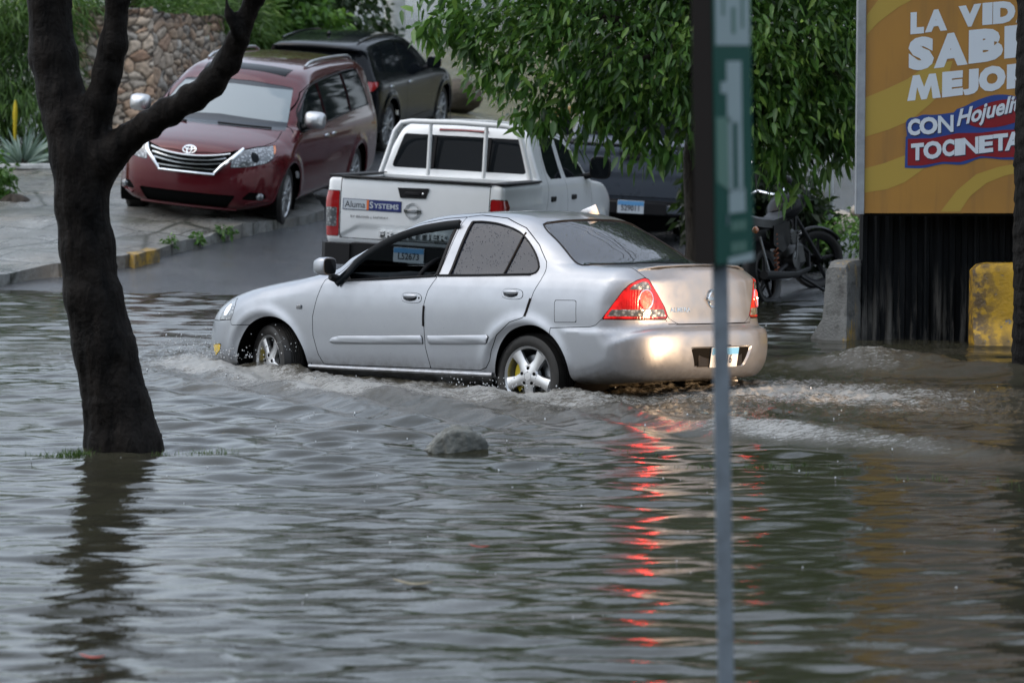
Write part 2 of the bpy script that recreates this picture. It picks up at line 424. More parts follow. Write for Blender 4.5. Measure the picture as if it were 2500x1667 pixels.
M['brake_glow']=_redlens()
M['headlamp_lit']=_emit('lit_headlamp',(.75,.85,1),1.2)
M['plate_blue']=plain('plate_blue',(.10,.28,.52),.35)
M['plate_white']=plain('plate_white',(.46,.50,.54),.4)
M['ink']=plain('ink_dark',(.02,.022,.03),.5)

M['shade']=_glass('shaded_glass',(.045,.052,.062),.1,.07)

# ---------- poses of the vehicles (metres, radians) ----------
POSE={'sedan':((.618,21.764,-.235),(.0459,.0228,2.4342)),
      'pickup':((-.712,31.185,-.058),(.0499,.0102,1.3240)),
      'van':((-2.896,38.426,.752),(-.0978,.0581,-1.7791)),
      'suv':((-2.633,44.054,1.201),(.0638,-.0764,1.3142)),
      'grey':((1.56,40.0,.03),(.055,.0,1.50))}
def pose_m(k):
    from mathutils import Euler
    l,r=POSE[k]; return Matrix.Translation(l)@Euler(r,'XYZ').to_matrix().to_4x4()
# ---------- terrain ----------
CP=np.array([(-2.68,35.3,.49),(-4.36,35.64,.60),(-2.06,38.25,.66),(-3.7,38.6,.78),(-1.49,31.4,-.01),(.06,31,-.06),(-.72,34.4,.03),(.83,34,-.08),
 (-3.2,30.7,0),(-1.6,30.1,-.05),(0,29.6,-.10),(-4.6,31.6,.02),(-6,32,.02),(-10,32,.05),(-4,26.5,-.3),(0,26,-.3),(-8,26,-.3),(4,25,-.22),(-4,20,-.3),(0,20,-.26),(4,20,-.25),(0,12,-.3),(-5,12,-.3),(5,12,-.3),
 (2.6,31.6,.03),(2.6,29.4,-.01),(4.5,31,.12),(6,27,-.1),(8,33,.3),(1.3,38,-.07),(2,42,.1),(-3.5,44.28,1.24),(-1.76,43.83,1.13),(-2.81,46.93,1.45),(-1.07,46.48,1.34),(1.5,53,1.35),(5,50,1.1),(3.5,40,.45),(-6.5,40.5,.80),(-8,48,1.5),(-12,40,.85),(0,52,1.55),(0,60,3.1),(8,60,3.3),(-10,62,3.6),(0,5,-.3),(-12,12,-.3),(12,12,-.3),(12,26,-.1)])
def _tps(r): return np.where(r>0,r*r*np.log(np.maximum(r,1e-9)),0)
_d=np.linalg.norm(CP[:,None,:2]-CP[None,:,:2],axis=2); _n=len(CP)
_A=np.zeros((_n+3,_n+3)); _A[:_n,:_n]=_tps(_d)+np.eye(_n)*.4; _A[:_n,_n]=1; _A[:_n,_n+1:]=CP[:,:2]; _A[_n:,:_n]=_A[:_n,_n:].T
_w=np.linalg.solve(_A,np.r_[CP[:,2],0,0,0])
def ground_z(x,y):
    x=np.asarray(x,float); y=np.asarray(y,float); xc=np.clip(x,-14,12); yc=np.clip(y,6,64)
    z=_w[_n]+_w[_n+1]*xc+_w[_n+2]*yc
    for i in range(_n): z=z+_w[i]*_tps(np.hypot(xc-CP[i,0],yc-CP[i,1]))
    z=np.maximum(z,-.42)
    z=z+np.clip(y-64,0,200)*.02
    return z
def _ground():
    xs=np.r_[-300,-150,-80,-50,-32,-22,np.arange(-14,12.01,.2),20,32,50,80,150,300]
    ys=np.r_[-300,-120,-50,-20,0,6,10,15,np.arange(19,34,.3),np.arange(34,64,.5),68,76,90,120,180,320]
    X,Y=np.meshgrid(xs,ys,indexing='ij'); Z=ground_z(X,Y)+.012*fbm(X*1.3,Y*1.3,3)
    nx,ny=X.shape; i=np.arange(nx*ny).reshape(nx,ny)
    Q=np.stack([i[:-1,:-1],i[1:,:-1],i[1:,1:],i[:-1,1:]],-1).reshape(-1,4)
    m=NT('wet_asphalt'); v=m.coord('Object'); n1=m.noise(v,.7,5); n2=m.noise(v,55,3); n3=m.noise(v,4,6)
    c=m.mix(m.val(n1,(.35,0),(.65,1)),(.042,.047,.054),(.066,.071,.077))
    c=m.mix(m.val(n2,(.5,0),(.75,.6)),c,(.12,.12,.12)); c=m.mix(m.val(n3,(.55,0),(.75,.5)),c,(.075,.062,.045))
    sx=m.n('SeparateXYZ'); m.put(sx.inputs[0],v); g=m.math('ADD',sx.outputs['Y'],m.math('MULTIPLY',n3,3.0))
    dry=m.mix(m.val(m.noise(v,2.5,6),(.35,0),(.7,1)),(.20,.175,.105),(.085,.10,.04)); c=m.mix(m.val(m.math('MULTIPLY',g,.01),(.515,0),(.53,1)),c,dry)
    m.set(Base_Color=c,Roughness=m.val(n1,(.35,.10),(.7,.30)),Normal=m.bump(m.math('ADD',n2,m.math('MULTIPLY',n3,1.2)),.8,.012))
    o=mesh_obj('ground',np.stack([X,Y,Z],-1).reshape(-1,3),Q,m.m); tag(o,kind='structure')
_ground()
def drape(poly,lift,step=.25,jit=0,thick=None,name='x',mat=None,kind='structure'):
    """a slab following the terrain inside a polygon, with real edge height"""
    from mathutils.geometry import delaunay_2d_cdt
    P=np.array(poly,float); lo,hi=P.min(0),P.max(0)
    B=[]
    for a,b in zip(P,np.roll(P,-1,0)):
        k=max(1,int(np.hypot(*(b-a))/step)); B+= [a+(b-a)*t/k+RNG.uniform(-.022,.022,2) for t in range(k)]
    nb=len(B); gx,gy=np.meshgrid(np.arange(lo[0],hi[0],step),np.arange(lo[1],hi[1],step)); gx=gx.ravel()+RNG.uniform(-.03,.03,gx.size); gy=gy.ravel()
    ins=sdpoly(P,gx,gy)<-step*.4
    pts=[Vector(b) for b in B]+[Vector((a,b)) for a,b in zip(gx[ins],gy[ins])]
    v,e,f,_,_,_=delaunay_2d_cdt(pts,[],[list(range(nb))],1,1e-4)
    xy=np.array([tuple(q) for q in v]); z=ground_z(*xy.T)
    top=z+lift+jit*fbm(xy[:,0]*1.7,xy[:,1]*1.7,3)
    n=len(xy); V=[(x,y,t) for (x,y),t in zip(xy,top)]; F=[tuple(q) for q in f]
    # skirt
    es={}
    for q in F:
        for a,b in zip(q,q[1:]+q[:1]): es[(a,b)]=1
    rim=[(a,b) for a,b in es if (b,a) not in es]
    low={}
    for a,b in rim:
        for k in (a,b):
            if k not in low: low[k]=len(V); V.append((xy[k][0]-.01,xy[k][1]-.02,z[k]-(thick or .15)))
    F+=[(b,a,low[a],low[b]) for a,b in rim]
    o=mesh_obj(name,V,F,mat,None,False); tag(o,kind=kind); return o
def _sidewalk():
    m=NT('wet_concrete'); v=m.coord('Object'); n=m.noise(v,1.4,8,.65); n2=m.noise(v,18,4); 
    c=m.mix(m.val(n,(.3,0),(.7,1)),(.24,.25,.243),(.085,.09,.09)); c=m.mix(m.val(n2,(.45,0),(.75,.7)),c,(.10,.095,.085))
    c=m.mix(m.val(m.noise(v,.55,3),(.5,0),(.72,.55)),c,(.22,.18,.13)); c=m.mix(m.val(m.noise(v,2.3,7,.7),(.54,0),(.66,.85)),c,(.045,.043,.038)); c=m.mix(m.val(m.noise(m.coord('Object',(1,3,1)),.8,5),(.55,0),(.68,.7)),c,(.055,.06,.045))
    cr=m.voro(v,.45,'DISTANCE_TO_EDGE'); c=m.mix(m.val(cr,(0,.95),(.02,0)),c,(.03,.035,.026)); jt=m.n('TexBrick'); m.put(jt.inputs['Vector'],m.coord('Object',(1,1,1),(0,0,0),(0,0,.5))); jt.inputs['Scale'].default_value=.5; jt.inputs['Mortar Size'].default_value=.008; c=m.mix(m.math('MULTIPLY',jt.outputs['Fac'],.8),c,(.03,.033,.027))
    m.set(Base_Color=c,Roughness=m.val(n,(.3,.16),(.7,.45)),Normal=m.bump(m.math('ADD',n2,m.noise(v,60,3)),.5,.018)); M['concrete']=m.m
    drape([(-5.6,31.55),(-4.95,32.15),(-4.45,32.35),(-4.12,32.65),(-3.72,33.3),(-3.35,33.95),(-2.95,34.6),(-2.5,35.4),(-2.2,36.3),(-2.6,38.2),(-3.0,41.0),(-5.2,42.0),(-9,41),(-11,36),(-9,31.9)],.12,.10,.05,name='sidewalk',mat=m.m)
_sidewalk()

# ---------- flood water ----------
_MS=np.array(pose_m('sedan').inverted())
def car_xy(x,y):
    return _MS[0,0]*x+_MS[0,1]*y+_MS[0,3],_MS[1,0]*x+_MS[1,1]*y+_MS[1,3]
def seg_field(pts,x,y):
    """distance across and value along a polyline of (x,y,amp)"""
    best=np.full(x.shape,9.); amp=np.zeros(x.shape); sg=np.zeros(x.shape)
    for (x0,y0,a0),(x1,y1,a1) in zip(pts,pts[1:]):
        ex,ey=x1-x0,y1-y0; L=ex*ex+ey*ey; t=((x-x0)*ex+(y-y0)*ey)/L; tc=np.clip(t,0,1)
        dx=x-x0-tc*ex; dy=y-y0-tc*ey; d=np.hypot(dx,dy); m=d<best
        best=np.where(m,d,best); amp=np.where(m,a0+(a1-a0)*tc,amp); sg=np.where(m,np.sign(dx*(-ey)+dy*ex),sg)
    return best*sg,amp
def water_fields(x,y):
    z=np.zeros(x.shape); foam=np.zeros(x.shape); rg=np.random.default_rng(11)
    cx,cy=car_xy(x,y)
    # ambient wave trains, crests running mostly across the street
    gust=.65+.5*fbm(x*.5+3,y*.22,3)
    for k in range(30):
        lam=rg.uniform(.13,.50)*(1.0 if k%4 else 2.0); a=rg.normal(0,.38)+pi/2+(.16 if k%2 else -.1); ph=rg.uniform(0,6.28); kk=2*pi/lam
        slope=rg.uniform(.029,.060)
        z+=slope/kk*np.sin(kk*(x*cos(a)+y*sin(a))+ph+1.2*fbm(x*.8+k,y*.5,2))*gust
    for k in range(16):
        lam=rg.uniform(.085,.24); a=rg.normal(0,.5)+pi/2; ph=rg.uniform(0,6.28); kk=2*pi/lam
        z+=rg.uniform(.010,.026)/kk*np.sin(kk*(x*cos(a)+y*sin(a))+ph+1.6*fbm(x*1.1+k,y*.8,2))*(.10+1.7*np.clip(fbm(x*.9+k*.2,y*.5+.3*k,2)+.10,0,1))
    z+=.008*fbm(x*2.2,y*4.5,4)*gust
    # disturbed belt around the car
    box=np.maximum(np.maximum(np.abs(cx-1.25)-2.3,0),0); lat=np.maximum(np.abs(cy)-.8,0)
    near=np.exp(-(np.hypot(box,lat)/.95)**2)
    # bow wave and wheel wash
    z+=.075*np.exp(-(((cx-3.42)/.28)**2+((cy-.35)/.55)**2))+.05*np.exp(-(((cx-2.62)/.45)**2+((cy-1.02)/.22)**2))-.025*np.exp(-(((cx-2.0)/.5)**2+((cy-1.35)/.3)**2))
    z+=.035*np.exp(-(((cx+.45)/.35)**2+((cy-1.0)/.2)**2))
    # diverging wake on the near side
    s=(cy-.85)-(3.1-cx)*.42; win=smooth01(3.4,2.4,cx)*smooth01(-3.2,.5,cx)*np.exp(-np.clip(s-.1,0,9)/.9)*smooth01(-.9,-.2,s)
    z+=.034*np.sin(2*pi*s/.52+.9*fbm(x*1.2,y*1.2,2))*win
    s2=(cy-.85)-(.3-cx)*.55; win2=smooth01(.8,-.2,cx)*smooth01(-4.0,-1.2,cx)*np.exp(-np.clip(s2-.1,0,9)/.8)*smooth01(-.9,-.2,s2)
    z+=.022*np.sin(2*pi*s2/.6)*win2
    chop=fbm(x*7,y*7,5); chop2=fbm(x*17+5,y*17,3)
    chop3=fbm(x*36,y*36+3,2); z+=near*(.020*chop+.016*chop2+.006*chop3)
    # wash behind the car with its standing crest
    w=np.exp(-(((cx+2.2)/1.5)**2+((cy+.2)/1.1)**2)); z+=w*(.024*chop+.016*chop2+.006*chop3)
    R1=[(1.55,23.1,.02),(1.9,22.95,.06),(2.3,22.8,.10),(2.72,22.7,.18),(3.0,22.65,.14),(3.4,22.5,.085),(3.9,22.2,.04),(4.6,21.9,.01)]
    d,a=seg_field(R1,x,y); z+=a*(1+.25*chop)*np.exp(-np.where(d>0,(d/.34)**2,(d/.26)**2))
    foam+=np.exp(-((d+.12)/.42)**2)*a/.13*.40
    R2=[(.55,18.95,0),(1.0,18.9,.03),(1.35,18.8,.085),(1.75,18.4,.095),(2.1,18.1,.08),(2.5,17.7,.065),(3.0,17.1,.03),(3.6,16.4,.01)]
    d2,a2=seg_field(R2,x,y); z+=a2*(1+.3*chop)*np.exp(-np.where(d2>0,(d2/.30)**2,(d2/.20)**2))
    foam+=np.exp(-((d2+.14)/.24)**2)*a2/.09*.75
    for off,am in ((-.55,.010),(-.95,.008),(-1.4,.007),(-1.9,.005)):
        R3=[(-2.5,18.75+off*.6,0),(-1.2,18.5+off*.8,am*.6),(0,18.15+off,am),(1.1,17.75+off*1.1,am),(2.2,17.25+off*1.15,am*.7),(3.2,16.6+off*1.2,0)]
        d3,a3=seg_field(R3,x,y); z+=a3*np.exp(-(d3/.085)**2)
    # foam / aerated water round the car
    foam+=.6*np.exp(-(((cx-2.75)/.55)**2+((cy-1.08)/.24)**2))+.5*np.exp(-(((cx-3.25)/.3)**2+((cy-.95)/.3)**2))+.65*np.exp(-(((cx-.05)/.40)**2+((cy-.98)/.14)**2))
    foam+=.62*np.exp(-(((cx-1.4)/1.5)**2+((cy-1.25)/.48)**2))+.45*np.exp(-(((cx+2.0)/1.2)**2+((cy+.1)/.8)**2))+.25*np.exp(-(((cx+.9)/.8)**2+((cy-1.3)/.5)**2))
    foam+=.16*near+.24*w
    foam+=.35*smooth01(.35,.75,fbm(x*1.1+9,y*2.1,4)*.5+.5)*np.exp(-((y-22.5)/4.5)**2)
    foam+=.55*np.exp(-((s-.02)/.13)**2)*win*smooth01(-.6,1.2,cx)+.4*np.exp(-((s-.55)/.12)**2)*win*smooth01(-.2,1.4,cx)
    return z,np.clip(foam,0,1)
def _water():
    ys=np.exp(np.linspace(np.log(8.5),np.log(36),1000)); us=np.linspace(-.2,.2,820)
    Y,U=np.meshgrid(ys,us,indexing='ij'); X=Y*U
    z,foam=water_fields(X,Y)
    e=smooth01(.2,.188,np.abs(U))*smooth01(8.5,9,Y); z*=e; foam*=e
    nr,nc=X.shape; i=np.arange(nr*nc).reshape(nr,nc)
    Q=np.stack([i[:-1,:-1],i[:-1,1:],i[1:,1:],i[1:,:-1]],-1).reshape(-1,4)
    V=np.stack([X,Y,z],-1).reshape(-1,3); b=len(V)
    ex=np.array([(-200,8.5,0),(-200,36,0),(200,8.5,0),(200,36,0),(-200,-200,0),(200,-200,0),(-1.7,-200,0),(1.7,-200,0)],float)
    Q=np.concatenate([Q,[[b,i[0,0],i[-1,0],b+1],[i[0,-1],b+2,b+3,i[-1,-1]],[b+4,b+6,i[0,0],b],[b+6,b+7,i[0,-1],i[0,0]],[b+7,b+5,b+2,i[0,-1]]]])
    V=np.concatenate([V,ex])
    m=NT('flood_water'); v=m.coord('Object'); at=m.n('Attribute'); at.attribute_name='foam'; f=at.outputs['Fac']
    nb=m.noise(v,.5,4); c=m.mix(m.val(nb,(.3,0),(.7,1)),(.017,.018,.011),(.030,.028,.019))
    vs=m.coord('Object',(.55,2.0,1)); n1=m.noise(vs,24,5,.7,.8); n2=m.noise(vs,85,3,.65)
    brk=m.math('ADD',m.math('MULTIPLY',n1,.62),m.math('MULTIPLY',n2,.38))
    th=m.math('SUBTRACT',.775,m.math('MULTIPLY',f,.45)); fm=m.math('MULTIPLY',m.math('SUBTRACT',brk,th),9,True)
    mud=m.math('MULTIPLY',f,.55,True)
    c=m.mix(mud,c,(.115,.10,.078))
    c=m.mix(m.math('MULTIPLY',fm,.62),c,(.37,.38,.375))
    m.set(Base_Color=c,Roughness=m.math('ADD',.035,m.math('MULTIPLY',fm,.35)),IOR=1.333)
    r1=m.noise(m.coord('Object',(.7,1.7,1)),8,4,.62,.5); r2=m.noise(m.coord('Object',(1,1.4,1)),34,2,.6)
    h=m.math('ADD',m.math('MULTIPLY',r1,.8),m.math('MULTIPLY',r2,.25)); h=m.math('ADD',h,m.math('MULTIPLY',m.math('MULTIPLY',m.math('ADD',n2,m.math('MULTIPLY',n1,1.5)),f),1.4))
    # ring ripples of falling rain
    vr=m.voro(v,3.2); ring=m.n('Math'); ring.operation='SINE'; m.put(ring.inputs[0],m.math('MULTIPLY',vr,75)); rm=m.math('MULTIPLY',ring.outputs[0],m.val(vr,(.03,.10),(.22,0)))
    h=m.math('ADD',h,m.math('MULTIPLY',rm,.30))
    m.set(Normal=m.bump(h,.22,.012))
    o=mesh_obj('flood_water',V,Q,m.m); a=o.data.attributes.new('foam','FLOAT','POINT'); a.data.foreach_set('value',np.r_[foam.ravel(),np.zeros(len(ex))].astype(np.float32))
    tag(o,kind='structure')
_water()

# ---------- car helpers ----------
def lut(*p):
    q=spline([tuple(a) for a in np.array(p)],step=.01,closed=False); q=q[np.argsort(q[:,0],kind='stable')]
    return lambda v: np.interp(v,q[:,0],q[:,1])
def pobj(name,p,mat,parent):
    if len(p.T)==0: return None
    return mesh_obj(name,p.V,p.T,mat,parent,True,p.N)
def XZ(poly):  # field of a side-view polygon
    P=np.array(poly,float); return lambda V: sdpoly(P,V[:,0],V[:,2])
def mirror_x(poly): return poly+[(x,-y) for x,y in poly[::-1]]
def split(p,f,gap=.003):
    """(inside panel, rest) with a real shut-line gap between them"""
    a,r=p.cut(f(p.V)+gap); b,r=r.cut(f(r.V)-gap) ; return a,r
def raise_panel(p,f,h,w):
    """panel standing proud by h with edges rounded over w"""
    d=np.clip(-f(p.V)/w,0,1); q=Patch(p.V+p.N*(h*np.sqrt(1-(1-d)**2))[:,None],p.T,p.N); q.N=vnormals(q.V,q.T); return q
def surf_pt(body,x,z,sg=1):
    """point on the flank at (x,z)"""
    y=np.linspace(0,1.1,221); f=body.F(np.full(221,x),y,np.full(221,z)); i=np.argmax(f>0); 
    t=f[i-1]/(f[i-1]-f[i]); return Vector((x,sg*(y[i-1]+t*.005),z))
def flank_line(body,pts,sg=1,step=.03,out=.002):
    P=spline(pts,step,False); r=[]
    for x,z in P:
        q=surf_pt(body,x,z,sg); r.append((q.x,q.y+sg*out,q.z))
    return r
def circ(cx,cz,r,n=40): return [(cx+r*cos(2*pi*k/n),cz+r*sin(2*pi*k/n)) for k in range(n)]
def well(mb,cx,cz,r,y0,y1):
    """wheel-well liner: arched shell closed on its inner side"""
    mb.lathe([(r,y0),(r,y1),(.02,y1)],28,'y',(cx,0,cz),a0=-.5,a1=pi+.5)
def wheel(parent,c,R,rim_r,w,sg,style,steer=0.0,caliper=None,rim_mat='alloy',name='wheel'):
    """tyre and rim around a hub; sg=+1 faces +y"""
    Mx=Matrix.Translation(c)@Matrix.Rotation(steer,4,'Z')@(Matrix.Identity(4) if sg>0 else Matrix.Rotation(pi,4,'Z'))
    hub=MB().lathe([(.0,-.05),(.09,-.05),(.10,-.10),(.10,-w),(.0,-w)],20,'y',M=Mx).build(name,M['dark'],parent)
    h=w/2; t=MB(); a=R-rim_r
    prof=[(rim_r-.012,-.012),(rim_r+a*.12,0.004),(rim_r+a*.5,.010),(rim_r+a*.82,.0),(R-.012,-.018),(R,-.04)]
    for k in range(1,6): prof+= [(R,-.04-(w-.08)*(k-.35)/6),(R-.007,-.04-(w-.08)*(k-.2)/6),(R-.007,-.04-(w-.08)*(k)/6),(R,-.04-(w-.08)*(k+.15)/6)]
    prof+= [(R,-w+.04),(R-.02,-w+.01),(rim_r+a*.5,-w),(rim_r-.012,-w+.02)]
    t.lathe(prof,56,'y',M=Mx).build('tyre',M['tyre'],hub)
    r=MB()
    r.lathe([(rim_r-.014,-.10),(rim_r-.012,-.012),(rim_r+.004,.002),(rim_r+.008,-.008),(rim_r-.004,-.018),(rim_r-.022,-.10),(rim_r-.03,-w*.9),(rim_r-.014,-w*.9)],48,'y',M=Mx)
    n={'five':5,'ten':10,'seven':7,'vee':10}[style]
    for k in range(n):
        A=Mx@Matrix.Rotation(2*pi*k/n+pi/2,4,'Y')
        if style=='five': w0,w1,w2=.040,.034,.046
        elif style=='ten': w0,w1,w2=.020,.017,.020
        elif style=='vee': w0,w1,w2=.024,.012,.022
        else: w0,w1,w2=.026,.020,.03
        L=rim_r-.012; D=.034
        st=[(.03,w0*1.1,.0),(.08,w0,-.006),(L*.62,w1,-.012),(L,w2,-.004)]
        V=[];F=[]
        for x,ww,y in st:
            V+= [(x,y-.006,-ww),(x,y,-ww*.62),(x,y+.003,0),(x,y,ww*.62),(x,y-.006,ww),(x,y-D,ww*.9),(x,y-D,-ww*.9)]
        for i in range(3):
            for j in range(7): a_=i*7+j; b_=i*7+(j+1)%7; F.append((a_,b_,b_+7,a_+7))
        F+= [tuple(range(7))[::-1],tuple(range(21,28))]
        r.add(V,F,A)
    r.lathe([(0,.004),(.028,.003),(.034,-.004),(.075,-.004),(.085,-.014),(.085,-.05),(0,-.05)],28,'y',M=Mx)
    for k in range(5):
        a=2*pi*(k+.5)/5+pi/2; 
    ro=r.build('rim',M[rim_mat],hub)
    b=MB(); 
    for k in range(5):
        a=2*pi*(k+.5)/5+pi/2; b.lathe([(.0,.0005),(.012,.0005),(.012,-.012)],10,'y',(.057*cos(a),0,-.057*sin(a)),M=Mx)
    b.build('lug_recess',M['dark'],ro)
    MB().lathe([(.02,-.075),(rim_r*.72,-.075),(rim_r*.72,-.095),(.02,-.095)],32,'y',M=Mx).build('brake_disc',M['steel'],hub)
    if caliper:
        MB().lathe([(rim_r*.48,-.058),(rim_r*.80,-.058),(rim_r*.84,-.075),(rim_r*.80,-.115),(rim_r*.48,-.115)],14,'y',M=Mx,a0=-.75,a1=.55).build('brake_caliper',M[caliper],hub)
    return hub
def door_mirror(parent,c,size,sg,shell,face=True,rot=0):
    x,y,z=size; Mx=Matrix.Translation(c)@Matrix.Rotation(rot,4,'Z')
    mb=MB(); n=20; V=[];F=[]
    prof=[(-.0,.94),(.12,1.0),(.45,.97),(.8,.72),(1.0,.30)]
    for k,(t,s_) in enumerate(prof):
        for i in range(n):
            a=2*pi*i/n; ca,sa=cos(a),sin(a); e=.55
            V.append((t*x-x*.3,np.sign(ca)*abs(ca)**e*y/2*s_,np.sign(sa)*abs(sa)**e*z/2*s_))
    for k in range(len(prof)-1):
        for i in range(n): a=k*n+i; b=k*n+(i+1)%n; F.append((a,b,b+n,a+n))
    F.append(tuple(range((len(prof)-1)*n,len(prof)*n))); F.append(tuple(range(n))[::-1])
    mb.add(V,F,Mx); o=mb.build('door_mirror',M[shell],parent)
    if face:
        g=[(np.sign(cos(a))*abs(cos(a))**.55*y*.41,np.sign(sin(a))*abs(sin(a))**.55*z*.41) for a in [2*pi*i/24 for i in range(24)]]
        MB().prism(g,-x*.3-.006,-x*.3+.02,'x',Mx).build('mirror_glass',M['tint_dry'],o)
    return o
def plate(parent,origin,xd,yd,w,h,txt,name='number_plate',blue_top=True):
    X=Vector(xd).normalized(); Y=Vector(yd).normalized(); Z=X.cross(Y); O=Vector(origin)
    R=Matrix((X,Y,Z)).transposed().to_4x4(); Mx=Matrix.Translation(O)@R
    p=MB().box((0,0,0),(w,h,.006),Mx,.002).build(name,M['plate_white'],parent)
    if blue_top: MB().box((0,h*.30,.0042),(w*.98,h*.34,.0015),Mx).build('plate_band',M['plate_blue'],p)
    text_on('plate_number',txt,M['ink'],p,O+Z*.0058-Y*h*.10,X,Y,h*.62,bold=.02,sx=.82)
    return p

PROF=[(3.05,.20),(3.27,.20),(3.40,.23),(3.45,.31),(3.465,.42),(3.46,.50),(3.44,.57),(3.41,.64),(3.34,.72),(3.20,.80),(3.02,.858),(2.80,.904),(2.55,.945),(2.30,.977),(2.14,1.0),(2.05,1.025),
 (1.88,1.12),(1.63,1.255),(1.40,1.355),(1.20,1.41),(.95,1.438),(.60,1.452),(.30,1.445),(.10,1.415),(-.05,1.365),(-.22,1.285),(-.38,1.195),(-.53,1.105),(-.60,1.085),(-.75,1.077),(-.88,1.075),(-.945,1.065),(-.965,1.03),(-.985,.92),(-1.0,.80),(-1.005,.70),(-1.02,.665),(-1.07,.645),(-1.09,.60),(-1.095,.50),(-1.075,.40),(-1.03,.335),(-.98,.305),(-.7,.27),(-.2,.24),(1,.20),(2.2,.2)]
HW=lut((.1,.70),(.22,.755),(.29,.81),(.36,.826),(.5,.838),(.65,.845),(.78,.842),(.90,.822),(.97,.795),(1.01,.768),(1.1,.725),(1.25,.655),(1.38,.585),(1.5,.51))
def sedan_hw(x,z):
    w=HW(z)
    w=w-.10*np.clip((x-2.7)/.8,0,1)**2-.03*np.clip((-.35-x)/.7,0,1)**2
    # wheel-arch flares
    for cx in (0.,2.535):
        r=np.hypot(x-cx,z-.30); w=w+.016*np.exp(-((r-.385)/.045)**2)*(z>.05)
    # rear bumper stands proud of the quarter
    w=w+.012*np.clip((.645-z)/.02,0,1)*np.clip((-.30-x)/.1,0,1)
    return w
def sedan_warp(x,a,z):
    f=np.clip((x-1.0)/.4,0,1); b=np.clip((.5-x)/.4,0,1)
    q=a/.8
    gl=np.clip((z-.98)/.1,0,1)
    xw=x+f*((.16*q**2+.14*q**5)*(1-gl)+.17*q**2*gl)-b*((.05*q**2+.14*q**4)*(1-gl)+.34*q**2.2*gl)
    zw=z+.035*(a/.6)**2*np.clip((z-1.1)/.2,0,1)+.04*q**2*np.clip((x-1.9)/.4,0,1)*np.clip((z-.6)/.2,0,1)+.012*q**2*np.clip((-.4-x)/.2,0,1)
    return xw,zw
def sedan_k(x,z):
    return .10+.14*np.clip((x-2.6)/.6,0,1)+.12*np.clip((-.45-x)/.4,0,1)*np.clip((1.0-z)/.2,0,1)
